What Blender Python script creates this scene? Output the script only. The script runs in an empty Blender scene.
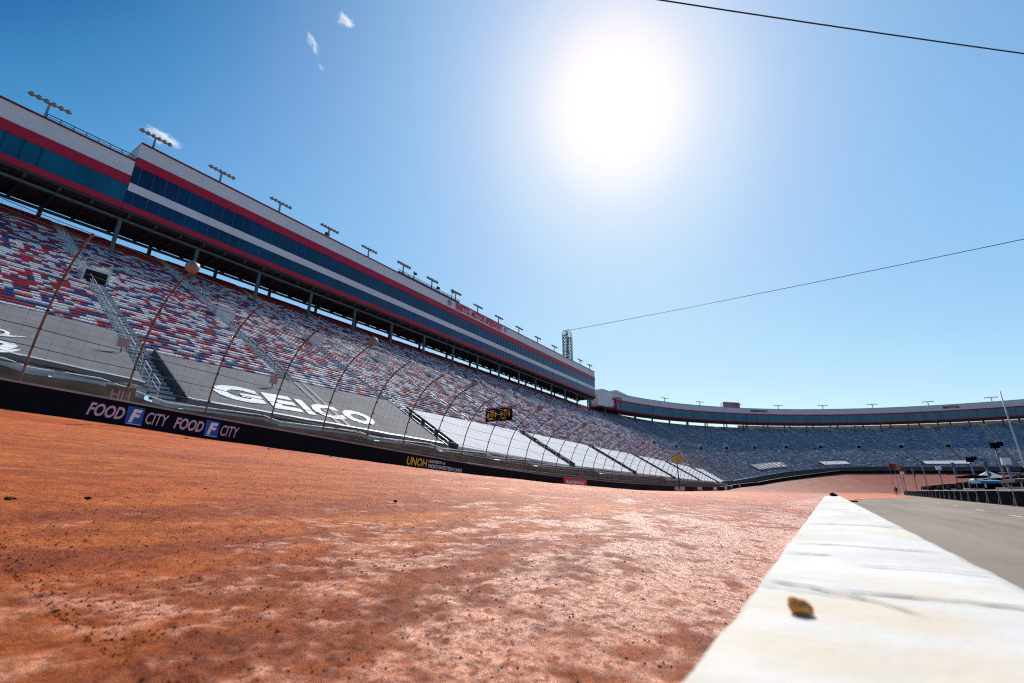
import bpy, math, random
import numpy as np
random.seed(7); rng = np.random.default_rng(11)
sc = bpy.context.scene
COL = sc.collection
H0 = 0.8                       # pit road is z = 0, the camera stands 0.8 m above it
PI = math.pi
R = math.radians

# ------------------------------------------------------------------ helpers
def tag(o, label=None, cat=None, group=None, kind=None):
    if label: o['label'] = label
    if cat: o['category'] = cat
    if group: o['group'] = group
    if kind: o['kind'] = kind
    return o

def empty(name, label=None, cat=None, group=None, loc=(0, 0, 0)):
    o = bpy.data.objects.new(name, None); COL.objects.link(o)
    o.location = loc; o.empty_display_size = 0.3
    return tag(o, label, cat, group)

BOXF = np.array([[0,1,3,2],[4,6,7,5],[0,4,5,1],[2,3,7,6],[0,2,6,4],[1,5,7,3]])
SGN = np.array([[x,y,z] for x in (-1,1) for y in (-1,1) for z in (-1,1)], float)

class MB:
    """collects geometry for one mesh"""
    def __init__(s): s.v=[]; s.f=[]; s.m=[]; s.n=0; s.sm=[]
    def add(s, v, f, mi=0, smooth=False):
        v=np.asarray(v,float).reshape(-1,3); f=[tuple(int(i)+s.n for i in q) for q in f]
        s.v.append(v); s.f.extend(f); s.n+=len(v)
        s.m.extend([mi]*len(f)); s.sm.extend([smooth]*len(f)); return s
    def boxes(s, C, A, B, U, mi=0):
        """many boxes: centres and half-axis vectors, all (n,3)"""
        C=np.atleast_2d(np.asarray(C,float)); n=len(C)
        A,B,U=[np.broadcast_to(np.asarray(a,float),(n,3)) for a in (A,B,U)]
        V=C[:,None,:]+SGN[None,:,0:1]*A[:,None,:]+SGN[None,:,1:2]*B[:,None,:]+SGN[None,:,2:3]*U[:,None,:]
        F=(BOXF[None]+8*np.arange(n)[:,None,None]).reshape(-1,4)+s.n
        s.v.append(V.reshape(-1,3)); s.f.extend(map(tuple,F.tolist())); s.n+=8*n
        mi=np.broadcast_to(np.asarray(mi),(n,)); s.m.extend(np.repeat(mi,6).tolist()); s.sm.extend([False]*(6*n)); return s
    def box(s, c, h, mi=0):
        return s.boxes([c],(h[0],0,0),(0,h[1],0),(0,0,h[2]),mi)
    def bar(s, p, q, w, t=None, up=(0,0,1), mi=0):
        p=np.array(p,float); q=np.array(q,float); d=q-p; L=np.linalg.norm(d)
        if L<1e-9: return s
        d/=L; up=np.array(up,float)
        if abs(d@up)>0.98: up=np.array([1.,0,0])
        a=np.cross(d,up); a/=np.linalg.norm(a); b=np.cross(a,d)
        return s.boxes([(p+q)/2], d*L/2, a*w/2, b*(t or w)/2, mi)
    def tube(s, pts, r, n=8, mi=0, cap=True, closed=False):
        P=np.array(pts,float); m=len(P); r=np.broadcast_to(np.asarray(r,float),(m,))
        T=np.gradient(P,axis=0); T/=np.linalg.norm(T,axis=1)[:,None]+1e-12
        up=np.array([0,0,1.]) if abs(T[0,2])<0.9 else np.array([1.,0,0])
        V=[]
        for k in range(m):
            a=np.cross(T[k],up); 
            if np.linalg.norm(a)<1e-3: a=np.cross(T[k],[1,0,0.])
            a/=np.linalg.norm(a); b=np.cross(T[k],a); up=-b if (-b)@up>0 else b
            ang=np.arange(n)*2*PI/n
            V.append(P[k]+r[k]*(np.cos(ang)[:,None]*a+np.sin(ang)[:,None]*b))
        F=[(k*n+i,k*n+(i+1)%n,(k+1)*n+(i+1)%n,(k+1)*n+i) for k in range(m-1) for i in range(n)]
        if cap: F+= [tuple(range(n))[::-1], tuple((m-1)*n+i for i in range(n))]
        return s.add(np.concatenate(V),F,mi,True)
    def build(s, name, mats, parent=None, loc=None, merge=False):
        me=bpy.data.meshes.new(name)
        V=np.concatenate(s.v) if s.v else np.zeros((0,3))
        if loc is not None: V=V-np.array(loc)
        nf=len(s.f)
        if nf and all(len(q)==4 for q in s.f):
            F=np.array(s.f,dtype=np.int32)
            me.vertices.add(len(V)); me.vertices.foreach_set('co',V.astype(np.float32).ravel())
            me.loops.add(nf*4); me.loops.foreach_set('vertex_index',F.ravel())
            me.polygons.add(nf); me.polygons.foreach_set('loop_start',np.arange(0,nf*4,4,dtype=np.int32))
            me.polygons.foreach_set('loop_total',np.full(nf,4,dtype=np.int32))
        else:
            me.from_pydata(V.tolist(),[],s.f)
        me.polygons.foreach_set('material_index',np.array(s.m,dtype=np.int32))
        me.polygons.foreach_set('use_smooth',np.array(s.sm,dtype=bool))
        for m in (mats if isinstance(mats,(list,tuple)) else [mats]): me.materials.append(m)
        me.update(calc_edges=True); me.validate()
        o=bpy.data.objects.new(name,me); COL.objects.link(o)
        if loc is not None: o.location=loc
        if parent:
            o.parent=parent; w=np.zeros(3); q=parent
            while q: w+=np.array(q.location); q=q.parent
            o.location=(np.zeros(3) if loc is None else np.array(loc))-w      # geometry is given in world coordinates
        return o

_cnt={}
def multi(name, mbs, mat, parent, cap=100):
    """each piece a part of its own; past the cap the rest is one part"""
    k=(name,parent.name); rest=MB(); nr=0
    for m in mbs:
        _cnt[k]=_cnt.get(k,0)+1
        if _cnt[k]<=cap: m.build(name,mat,parent)
        else:
            for v in m.v: pass
            off=rest.n; rest.v+=m.v; rest.f+=[tuple(i+off for i in f) for f in m.f]; rest.m+=m.m; rest.sm+=m.sm; rest.n+=m.n; nr+=1
    if nr: o=rest.build(name,mat,parent); o['kind']='stuff'
def copy_obj(o, parent=None, deep=True):
    c=o.copy(); COL.objects.link(c)
    if parent: c.parent=parent
    if deep:
        for ch in list(o.children): copy_obj(ch,c)
    return c

def grid(mb, P, mi=0, smooth=False, flip=False):
    """P (a,b,3) -> quads"""
    a,b=P.shape[:2]; i=np.arange(a*b).reshape(a,b)
    F=np.stack([i[:-1,:-1],i[1:,:-1],i[1:,1:],i[:-1,1:]],-1).reshape(-1,4)
    if flip: F=F[:,::-1]
    return mb.add(P.reshape(-1,3),F.tolist(),mi,smooth)

# ------------------------------------------------------------------ materials
def M(name, col, rough=0.7, spec=0.3, metal=0.0, var=0.12, vscale=1.5, bump=0.0, bscale=30, col2=None, stretch=(1,1,1), detail=6):
    m=bpy.data.materials.new(name); m.use_nodes=True; nt=m.node_tree; b=nt.nodes['Principled BSDF']
    b.inputs['Roughness'].default_value=rough; b.inputs['Metallic'].default_value=metal
    b.inputs['Specular IOR Level'].default_value=spec
    tc=nt.nodes.new('ShaderNodeTexCoord'); mp=nt.nodes.new('ShaderNodeMapping'); mp.inputs['Scale'].default_value=stretch
    nt.links.new(tc.outputs['Object'],mp.inputs['Vector'])
    n=nt.nodes.new('ShaderNodeTexNoise'); n.inputs['Scale'].default_value=vscale; n.inputs['Detail'].default_value=detail
    nt.links.new(mp.outputs['Vector'],n.inputs['Vector'])
    r=nt.nodes.new('ShaderNodeValToRGB'); r.color_ramp.elements[0].position=0.3; r.color_ramp.elements[1].position=0.7
    c=np.array(col); c2=np.array(col2) if col2 is not None else np.clip(c*(1+var),0,1)
    c1=c if col2 is not None else c*(1-var)
    r.color_ramp.elements[0].color=(*c1,1); r.color_ramp.elements[1].color=(*c2,1)
    nt.links.new(n.outputs['Fac'],r.inputs['Fac']); nt.links.new(r.outputs['Color'],b.inputs['Base Color'])
    if bump:
        n2=nt.nodes.new('ShaderNodeTexNoise'); n2.inputs['Scale'].default_value=bscale; n2.inputs['Detail'].default_value=8
        nt.links.new(mp.outputs['Vector'],n2.inputs['Vector'])
        bp=nt.nodes.new('ShaderNodeBump'); bp.inputs['Strength'].default_value=bump; bp.inputs['Distance'].default_value=0.02
        nt.links.new(n2.outputs['Fac'],bp.inputs['Height']); nt.links.new(bp.outputs['Normal'],b.inputs['Normal'])
    return m

m_steel  = M('galvanised_steel',(.30,.31,.33),.45,.5,.6)
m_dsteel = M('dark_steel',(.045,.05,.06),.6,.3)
m_column = M('column_steel',(.085,.105,.125),.6,.3)
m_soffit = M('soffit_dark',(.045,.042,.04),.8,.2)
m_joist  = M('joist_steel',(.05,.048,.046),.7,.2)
m_white  = M('white_panel',(.66,.64,.66),.55,.3,var=.06,vscale=.3)
m_red    = M('red_stripe',(.42,.008,.035),.5,.3,var=.08)
m_capred = M('cap_red',(.16,.012,.02),.6,.3)
m_conc   = M('concrete',(.33,.30,.27),.85,.2,var=.2,vscale=.8,bump=.3)
m_deck   = M('stand_deck',(.54,.54,.55),.75,.25,var=.15,vscale=.7)
m_brown  = M('brown_front_wall',(.20,.12,.085),.85,.15,var=.35,vscale=.8,stretch=(1,1,2.5))
m_stair  = M('stair_concrete',(.13,.13,.135),.85,.15,var=.25,vscale=1.)
m_walk   = M('walkway_concrete',(.30,.24,.20),.85,.15,var=.25,vscale=.7)
m_whitep = M('white_paint',(.75,.75,.74),.5,.3,var=.05)
m_rail   = M('rail_steel',(.55,.56,.58),.4,.5,.3)
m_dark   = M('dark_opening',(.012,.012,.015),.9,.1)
m_black  = M('black_wall',(.005,.006,.010),.8,.12,var=.3,vscale=.5)
m_letter = M('pale_lilac_letter',(.60,.42,.52),.6,.2,var=.04)
m_lettw  = M('white_letter',(.80,.80,.80),.5,.3,var=.03)
m_letty  = M('yellow_letter',(.75,.50,.03),.5,.3,var=.04)
m_blue   = M('logo_blue',(.02,.09,.42),.5,.3,var=.04)
m_bred   = M('banner_red',(.55,.02,.06),.5,.3,var=.05)
m_rust   = M('rusty_post',(.10,.062,.05),.7,.2,.0,col2=(.22,.155,.13),vscale=4)
m_drum   = M('drum_tan',(.22,.165,.14),.5,.4,var=.15,vscale=3)
m_wire   = M('wire',(.05,.045,.045),.5,.4,.3)
m_lamp   = M('lamp_head',(.13,.13,.135),.4,.5,.3)
m_lens   = M('lamp_glass',(.22,.21,.20),.25,.5)
m_gold   = M('sign_gold',(.72,.40,.02),.5,.3,var=.15,vscale=6)
m_seatw  = M('seat_white',(.78,.79,.81),.45,.4,var=.06)
m_seatr  = M('seat_red',(.48,.022,.05),.5,.35,var=.12)
m_seatb  = M('seat_blue',(.022,.065,.25),.5,.35,var=.15)
m_seatg  = M('seat_slate',(.26,.28,.335),.5,.35,var=.15)
m_seatt  = M('seat_pale_tan',(.42,.39,.40),.6,.3,var=.15)
m_canblue= M('canopy_blue',(.05,.20,.36),.7,.2)
m_canblk = M('canopy_black',(.007,.008,.011),1.,.0)
m_canwht = M('canopy_white',(.75,.75,.76),.7,.2)
m_green  = M('toolbox_green',(.05,.13,.07),.5,.4)
m_flagr  = M('flag_red',(.26,.02,.04),.7,.2)
m_flagy  = M('flag_yellow',(.30,.24,.05),.7,.2)
m_skin   = M('skin',(.45,.26,.18),.6,.3)
m_cloth  = M('dark_clothes',(.02,.02,.03),.8,.2)
m_rubber = M('tyre_rubber',(.015,.015,.015),.8,.2)
m_grass  = M('far_ground',(.07,.09,.04),.9,.1,var=.3,vscale=.02)

def tarp_mat(name, col, var):
    m=M(name,col,.8,.12,var=var,vscale=.5); nt=m.node_tree; b=nt.nodes['Principled BSDF']
    tc=[n for n in nt.nodes if n.type=='TEX_COORD'][0]
    w=nt.nodes.new('ShaderNodeTexNoise'); w.inputs['Scale'].default_value=1.2; w.inputs['Detail'].default_value=5
    bp=nt.nodes.new('ShaderNodeBump'); bp.inputs['Strength'].default_value=.6; bp.inputs['Distance'].default_value=.08
    nt.links.new(tc.outputs['Object'],w.inputs['Vector']); nt.links.new(w.outputs['Fac'],bp.inputs['Height']); nt.links.new(bp.outputs['Normal'],b.inputs['Normal'])
    return m
m_tarpg = tarp_mat('tarp_grey',(.155,.16,.17),.12)
m_tarpw = tarp_mat('tarp_white',(.60,.61,.63),.06)

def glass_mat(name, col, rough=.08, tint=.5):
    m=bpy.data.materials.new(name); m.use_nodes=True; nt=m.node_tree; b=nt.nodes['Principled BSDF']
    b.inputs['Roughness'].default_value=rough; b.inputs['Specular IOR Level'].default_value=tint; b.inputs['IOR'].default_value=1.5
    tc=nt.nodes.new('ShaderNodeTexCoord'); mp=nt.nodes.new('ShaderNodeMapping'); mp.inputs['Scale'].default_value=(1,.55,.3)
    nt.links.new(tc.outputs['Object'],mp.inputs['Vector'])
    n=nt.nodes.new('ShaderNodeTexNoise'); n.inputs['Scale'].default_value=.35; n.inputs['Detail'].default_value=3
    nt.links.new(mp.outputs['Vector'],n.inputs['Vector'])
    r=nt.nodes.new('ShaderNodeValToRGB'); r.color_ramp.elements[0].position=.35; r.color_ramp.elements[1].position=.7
    c=np.array(col); r.color_ramp.elements[0].color=(*(c*.7),1); r.color_ramp.elements[1].color=(*(c*1.4),1)  # uneven tint paints reflected shapes into the glass colour
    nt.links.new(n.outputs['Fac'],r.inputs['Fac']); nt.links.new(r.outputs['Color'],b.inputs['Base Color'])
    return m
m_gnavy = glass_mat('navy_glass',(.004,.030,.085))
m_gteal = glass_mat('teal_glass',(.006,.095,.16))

# ------------------------------------------------------------------ geometry of the oval
S0, RW = 165.0, 80.0
def pt(s, d, z):
    """s along the outer wall, d outward from it"""
    s=np.asarray(s,float); d=np.asarray(d,float); s,d,z=np.broadcast_arrays(s,d,np.asarray(z,float))
    th=np.maximum(s-S0,0)/RW
    x=np.where(s<S0,-26-d,54-(RW+d)*np.cos(th)); y=np.where(s<S0,s,S0+(RW+d)*np.sin(th))
    return np.stack([x,y,z],-1)
def frame(s):
    th=max(s-S0,0)/RW
    tan=np.array([math.sin(th),math.cos(th),0]); out=np.array([-math.cos(th),math.sin(th),0]); return tan,out
def sstep(x,a,b):
    t=np.clip((np.asarray(x,float)-a)/(b-a),0,1); return t*t*(3-2*t)
_ws=[-30,0,4,7,10,14,25,34.5,47.5,69,104,150,165,194,225,238,260,290,340]
_wz=[3.2,2.85,2.6,2.41,2.2,1.94,1.24,.68,.12,-.33,-.58,-.45,-.1,1.45,5.0,6.5,6.9,6.8,6.6]
def zwall(s): return np.interp(s,_ws,_wz)+H0          # dirt height at the foot of the outer wall
def zin(s):  return np.interp(s,[-30,16,26,60,400],[-.55,-.56,-.70,-.76,-.76])+H0
WFULL=25.8
def zdirt(s,w):
    t=np.clip(1-np.asarray(w)/WFULL,0,1)
    return zin(s)+(zwall(s)-zin(s))*(.75*t+.25*t**2)

def hash2(ix,iy,seed):
    h=(ix.astype(np.int64)*374761393+iy.astype(np.int64)*668265263+seed*1442695041)&0xffffffff
    h=((h^(h>>13))*1274126177)&0xffffffff; h=(h^(h>>16))&0xffff
    return h/65535.0
def vnoise(x,y,seed):
    ix=np.floor(x); iy=np.floor(y); fx=x-ix; fy=y-iy; fx=fx*fx*(3-2*fx); fy=fy*fy*(3-2*fy)
    a=hash2(ix,iy,seed); b=hash2(ix+1,iy,seed); c=hash2(ix,iy+1,seed); d=hash2(ix+1,iy+1,seed)
    return (a*(1-fx)+b*fx)*(1-fy)+(c*(1-fx)+d*fx)*fy-.5

# ------------------------------------------------------------------ ground, dirt, road
def dirt_mat():
    m=bpy.data.materials.new('red_clay'); m.use_nodes=True; nt=m.node_tree; b=nt.nodes['Principled BSDF']; L=nt.links
    tc=nt.nodes.new('ShaderNodeTexCoord')
    def noise(scale,stretch=(1,1,1),detail=8,rough=.6):
        mp=nt.nodes.new('ShaderNodeMapping'); mp.inputs['Scale'].default_value=stretch; L.new(tc.outputs['Object'],mp.inputs['Vector'])
        n=nt.nodes.new('ShaderNodeTexNoise'); n.inputs['Scale'].default_value=scale; n.inputs['Detail'].default_value=detail; n.inputs['Roughness'].default_value=rough
        L.new(mp.outputs['Vector'],n.inputs['Vector']); return n.outputs['Fac']
    def ramp(f,p0,p1,c0,c1):
        r=nt.nodes.new('ShaderNodeValToRGB'); e=r.color_ramp.elements; e[0].position=p0; e[1].position=p1; e[0].color=(*c0,1); e[1].color=(*c1,1); L.new(f,r.inputs['Fac']); return r.outputs['Color']
    def mix(f,a,c,mode='MIX'):
        x=nt.nodes.new('ShaderNodeMix'); x.data_type='RGBA'; x.blend_type=mode
        if isinstance(f,float): x.inputs[0].default_value=f
        else: L.new(f,x.inputs[0])
        for v,i in ((a,6),(c,7)):
            if isinstance(v,tuple): x.inputs[i].default_value=(*v,1)
            else: L.new(v,x.inputs[i])
        return x.outputs[2]
    at=nt.nodes.new('ShaderNodeAttribute'); at.attribute_name='crust'; cr=at.outputs['Fac']; wa=nt.nodes.new('ShaderNodeAttribute'); wa.attribute_name='dark_clay'; dark_clay=wa.outputs['Fac']
    big=noise(.30,(1,.35,1)); streak=noise(2.0,(1,.05,1),7); mid=noise(3.5,(1,.7,1),8,.65); fine=noise(24,(1,1,1),10,.8); grit=noise(150,(1,1,1),4,.7)
    base=ramp(big,.38,.60,(.76,.165,.028),(.86,.235,.044))
    base=mix(ramp(streak,.44,.60,(0,0,0),(.8,.8,.8)),base,(.50,.112,.031))
    base=mix(ramp(mid,.46,.58,(0,0,0),(.6,.6,.6)),base,(.42,.082,.026))
    base=mix(dark_clay,base,(.26,.068,.042))
    crm=nt.nodes.new('ShaderNodeMath'); crm.operation='MULTIPLY'; L.new(cr,crm.inputs[0]); L.new(ramp(noise(26,(1,.8,1),10,.8),.42,.53,(.0,.0,.0),(1,1,1)),crm.inputs[1])
    base=mix(crm.outputs[0],base,(.76,.245,.085))
    base=mix(.8,base,ramp(fine,.43,.54,(.56,.49,.45),(1.1,1.1,1.1)),'MULTIPLY')
    base=mix(.65,base,ramp(grit,.43,.55,(.54,.47,.43),(1.15,1.15,1.15)),'MULTIPLY')
    L.new(base,b.inputs['Base Color'])
    rr=nt.nodes.new('ShaderNodeMapRange'); rr.inputs['To Min'].default_value=.50; rr.inputs['To Max'].default_value=.31; L.new(crm.outputs[0],rr.inputs['Value']); L.new(rr.outputs['Result'],b.inputs['Roughness'])
    sp=nt.nodes.new('ShaderNodeMapRange'); sp.inputs['To Min'].default_value=.16; sp.inputs['To Max'].default_value=1.0; L.new(crm.outputs[0],sp.inputs['Value']); L.new(sp.outputs['Result'],b.inputs['Specular IOR Level'])
    bp3=nt.nodes.new('ShaderNodeBump'); bp3.inputs['Strength'].default_value=.75; bp3.inputs['Distance'].default_value=.010; L.new(grit,bp3.inputs['Height'])
    bp=nt.nodes.new('ShaderNodeBump'); bp.inputs['Strength'].default_value=.9; bp.inputs['Distance'].default_value=.035; L.new(fine,bp.inputs['Height'])
    bp2=nt.nodes.new('ShaderNodeBump'); bp2.inputs['Strength'].default_value=.35; bp2.inputs['Distance'].default_value=.05; L.new(mid,bp2.inputs['Height']); L.new(bp2.outputs['Normal'],bp.inputs['Normal']); L.new(bp.outputs['Normal'],bp3.inputs['Normal'])
    for bb,lo_ in ((bp3,.30),(bp,.45)):
        mr=nt.nodes.new('ShaderNodeMapRange'); mr.inputs['To Min'].default_value=bb.inputs['Strength'].default_value; mr.inputs['To Max'].default_value=lo_; L.new(crm.outputs[0],mr.inputs['Value']); L.new(mr.outputs['Result'],bb.inputs['Strength'])
    L.new(bp3.outputs['Normal'],b.inputs['Normal'])
    return m
m_dirt=dirt_mat()

def geo_axis(a0,first,ratio,end,cap=9):
    xs=[a0]; h=first
    while xs[-1]<end:
        xs.append(xs[-1]+h); h=min(h*ratio,cap)
    xs[-1]=end; return np.array(xs)
def crust_of(s,w):
    """where the clay has dried to a smooth raised crust (1) or is torn up (0); more of it along the inner wall"""
    n=.45*vnoise(s/.42+w,w/.26,31)+.42*vnoise(s/.15,w/.10-s*3,32)+.34*vnoise(s/.055,w/.042,33)+.42*vnoise(s/5.,w/1.6,34)+.3*vnoise(s/1.4,w/.9,35)
    return sstep(n+.60*np.exp(-(WFULL-w)/2.6)-.42,-.13,.17)
def relief(s,w,hs,hw):
    """clay relief: lumps, tears and tyre-smeared ripples, faded out where the grid is too coarse"""
    z=np.zeros_like(s); h=np.maximum(hs,hw); cr=crust_of(s,w)
    for wl,amp,st,sd,kc in ((3.1,.04,3.,1,0.),(1.1,.014,2.5,2,.1),(.42,.005,1.8,3,.3),(.19,.0045,1.3,4,.4),(.095,.005,1.1,5,.5),(.05,.0055,1.,6,.6),(.026,.0052,1.,7,.5),(.014,.0034,1.,8,.4)):
        k=np.clip((wl/1.7-h)/(wl/4),0,1)
        n=vnoise(s/(wl*st)+sd*17.3+w*.7,w/wl+sd*5.1-s*.3,sd)
        if sd in (5,6,7): n=np.where(n>.04,(n-.04)*1.9,(n-.04)*.7)          # crumbs stand up, hollows stay flat
        z=z+amp*2*n*k*(1-kc*cr)
    return z+.004*cr*np.clip((.25-h)/.1,0,1)
su=np.concatenate([-geo_axis(0,.4,1.15,24)[::-1][:-1], geo_axis(0,.012,1.0,2.6)[0:0], np.arange(0,.55,.05), .55+geo_axis(0,.0055,1.0062,S0+190-.55,2.4)])
wu=WFULL-geo_axis(0,.0055,1.0066,WFULL)
Sg,Wg=np.meshgrid(su,wu,indexing='ij')
hs=np.broadcast_to(np.gradient(su)[:,None],Sg.shape); hw=np.broadcast_to(np.abs(np.gradient(wu))[None,:],Sg.shape)
Z=zdirt(Sg,Wg)+relief(Sg,Wg,hs,hw)*np.clip((WFULL-Wg)/.05+.2,0,1)
lip=np.exp(-((WFULL-Wg)/.16)**2)*np.exp(-((Sg-6.2)/2.2)**4)*.10          # clay lip left against the inner wall
Z=Z+lip*(1+.5*vnoise(Sg/.25,Wg/.1,9))
P=pt(Sg,-Wg,Z)
mb=MB(); grid(mb,P,smooth=True,flip=True)
o=mb.build('dirt_track',m_dirt); o['kind']='structure'
dm=.8*sstep(Sg,110,180)+.5*np.clip(np.exp(-(WFULL-Wg)/(.5+.28*np.clip(Sg,0,12)))*1.1+.8*vnoise(Sg/2.5,Wg/.8,41)-.25,0,1)  # mixes in darker clay towards the far turn and patchily along the inner wall
at=o.data.attributes.new('dark_clay','FLOAT','POINT'); at.data.foreach_set('value',dm.astype(np.float32).ravel())
at=o.data.attributes.new('crust','FLOAT','POINT'); at.data.foreach_set('value',crust_of(Sg,Wg).astype(np.float32).ravel())
# beyond the end of the inner wall the clay runs on over the pit exit
su2=np.concatenate([np.arange(21.5,60,1.2),np.arange(60,S0+190,2.5)]); 
mb=MB(); P=[]
for s in su2:
    we=float(np.interp(s,[21.5,40,55,65,80,95,160,400],[26.0,26.1,28.3,30.5,34.,37.,41.,42.]))+.6*float(vnoise(np.array(s/2.),np.array(.5),3))
    ws=np.linspace(WFULL,we,14); zz=zin(s)+.012+.05*vnoise(np.full(14,s/3.),ws/2.,8)*np.linspace(0.2,1,14)
    zz[-1]=-.04
    P.append(pt(s,-ws,zz))
grid(mb,np.array(P),smooth=True,flip=True); mb.build('dirt_apron',m_dirt)['kind']='structure'

def asphalt():
    m=M('pit_asphalt',(.24,.195,.15),.85,.2,col2=(.33,.275,.215),vscale=.5,stretch=(1,.10,1),bump=.6,bscale=90); nt=m.node_tree; L=nt.links; b=nt.nodes['Principled BSDF']
    src=b.inputs['Base Color'].links[0].from_socket; tc=[n for n in nt.nodes if n.type=='TEX_COORD'][0]
    def layer(src,scale,st,p,q,dark,detail=6):
        mp=nt.nodes.new('ShaderNodeMapping'); mp.inputs['Scale'].default_value=st; L.new(tc.outputs['Object'],mp.inputs['Vector'])
        n=nt.nodes.new('ShaderNodeTexNoise'); n.inputs['Scale'].default_value=scale; n.inputs['Detail'].default_value=detail; L.new(mp.outputs['Vector'],n.inputs['Vector'])
        r=nt.nodes.new('ShaderNodeValToRGB'); r.color_ramp.elements[0].position=p; r.color_ramp.elements[1].position=q; r.color_ramp.elements[0].color=(1,1,1,1); r.color_ramp.elements[1].color=(dark,dark*.97,dark*.93,1); L.new(n.outputs['Fac'],r.inputs['Fac'])
        x=nt.nodes.new('ShaderNodeMix'); x.data_type='RGBA'; x.blend_type='MULTIPLY'; x.inputs[0].default_value=1; L.new(src,x.inputs[6]); L.new(r.outputs['Color'],x.inputs[7]); return x.outputs[2]
    o=layer(src,1.4,(1,.03,1),.50,.68,.72); o=layer(o,.25,(1,.5,1),.55,.62,.82,3); o=layer(o,70,(1,1,1),.45,.65,.75,4)
    L.new(o,b.inputs['Base Color']); return m
m_asph=asphalt()
mb=MB(); mb.add([(.30,-24,0),(70,-24,0),(70,260,0),(.30,260,0)],[(0,1,2,3)]); mb.build('pit_road',m_asph)['kind']='structure'
mb=MB(); mb.add([(-1500,-1500,-.25),(1500,-1500,-.25),(1500,2500,-.25),(-1500,2500,-.25)],[(0,1,2,3)]); mb.build('ground',m_grass)['kind']='structure'
m_line=M('worn_line_paint',(.50,.47,.38),.7,.3,var=.25,vscale=6)
mb=MB()
for y in (9.2,13.4,18.2,24,31,39,48):
    x=4.1+.055*y; mb.add([(x,y,.004),(x+.14,y,.004),(x+.24,y+2.0,.004),(x+.10,y+2.0,.004)],[(0,1,2,3)])
o=mb.build('lane_dashes',m_line); o['kind']='structure'
mb=MB(); mb.box((1.37,44.5,.05),(.32,.12,.05)); 
o=mb.build('road_reflector',m_dark); tag(o,'small dark block lying on the pale pit road beside the white wall','debris')

# ------------------------------------------------------------------ inner wall (white, blurred foreground)
def wall_mat():
    m=bpy.data.materials.new('whitewashed_concrete'); m.use_nodes=True; nt=m.node_tree; b=nt.nodes['Principled BSDF']; L=nt.links
    tc=nt.nodes.new('ShaderNodeTexCoord')
    def noise(sc_,st,d=6):
        mp=nt.nodes.new('ShaderNodeMapping'); mp.inputs['Scale'].default_value=st; L.new(tc.outputs['Object'],mp.inputs['Vector'])
        n=nt.nodes.new('ShaderNodeTexNoise'); n.inputs['Scale'].default_value=sc_; n.inputs['Detail'].default_value=d; L.new(mp.outputs['Vector'],n.inputs['Vector']); return n.outputs['Fac']
    def ramp(f,p,q,c,e):
        r=nt.nodes.new('ShaderNodeValToRGB'); r.color_ramp.elements[0].position=p; r.color_ramp.elements[1].position=q
        r.color_ramp.elements[0].color=(*c,1); r.color_ramp.elements[1].color=(*e,1); L.new(f,r.inputs['Fac']); return r.outputs['Color']
    def mix(f,a,c):
        x=nt.nodes.new('ShaderNodeMix'); x.data_type='RGBA'; L.new(f,x.inputs[0])
        for v,i in ((a,6),(c,7)):
            if isinstance(v,tuple): x.inputs[i].default_value=(*v,1)
            else: L.new(v,x.inputs[i])
        return x.outputs[2]
    c=ramp(noise(3,(1,.5,1)),.35,.65,(.555,.54,.50),(.70,.685,.645))
    c=mix(ramp(noise(2.6,(.8,1.2,1),3),.50,.66,(0,0,0),(.58,.58,.58)),c,(.62,.49,.32))
    c=mix(ramp(noise(5,(.35,2.2,1),6),.54,.70,(0,0,0),(.45,.45,.45)),c,(.42,.41,.39))
    c=mix(ramp(noise(60,(1,1,1),4),.62,.75,(0,0,0),(.35,.35,.35)),c,(.40,.34,.28))
    L.new(c,b.inputs['Base Color']); b.inputs['Roughness'].default_value=.75; b.inputs['Specular IOR Level'].default_value=.3
    bp=nt.nodes.new('ShaderNodeBump'); bp.inputs['Strength'].default_value=.3; bp.inputs['Distance'].default_value=.01; L.new(noise(25,(1,1,1),8),bp.inputs['Height']); L.new(bp.outputs['Normal'],b.inputs['Normal'])
    return m
m_iw=wall_mat()
WT=-.19+H0
wt=empty('pit_wall','low white painted concrete wall running away along the pit road in the foreground','wall')
ys=np.concatenate([np.arange(-12,0,1.),geo_axis(0,.04,1.03,21.0,.5)])
prof=np.array([(-.168,-.4),(-.168,WT-.03),(-.160,WT-.008),(-.145,WT),(-.0,WT+.002),(.15,WT+.001),(.295,WT),(.318,WT-.008),(.327,WT-.03),(.327,-.02)])
Pw=np.zeros((len(ys),len(prof),3)); Pw[:,:,0]=prof[None,:,0]; Pw[:,:,2]=prof[None,:,1]; Pw[:,:,1]=ys[:,None]
edge=(np.arange(len(prof))==2)|(np.arange(len(prof))==7)|(np.arange(len(prof))==3)|(np.arange(len(prof))==6)
Pw[:,:,0]+= edge*.006*2*vnoise(np.broadcast_to(ys[:,None]/.13,Pw.shape[:2]),np.broadcast_to(np.arange(len(prof))*3.3,Pw.shape[:2]),4)
Pw[:,3:7,2]+=.005*vnoise(Pw[:,3:7,1]/.3,Pw[:,3:7,0]/.2,5)
mb=MB(); grid(mb,Pw,smooth=False,flip=False)
nb=len(prof); 
mb.add(Pw[-1],[tuple(range(nb))]); mb.build('wall_body',m_iw,wt)
m_crack=M('crack_filler',(.24,.21,.18),.9,.1,var=.3,vscale=9)
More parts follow.
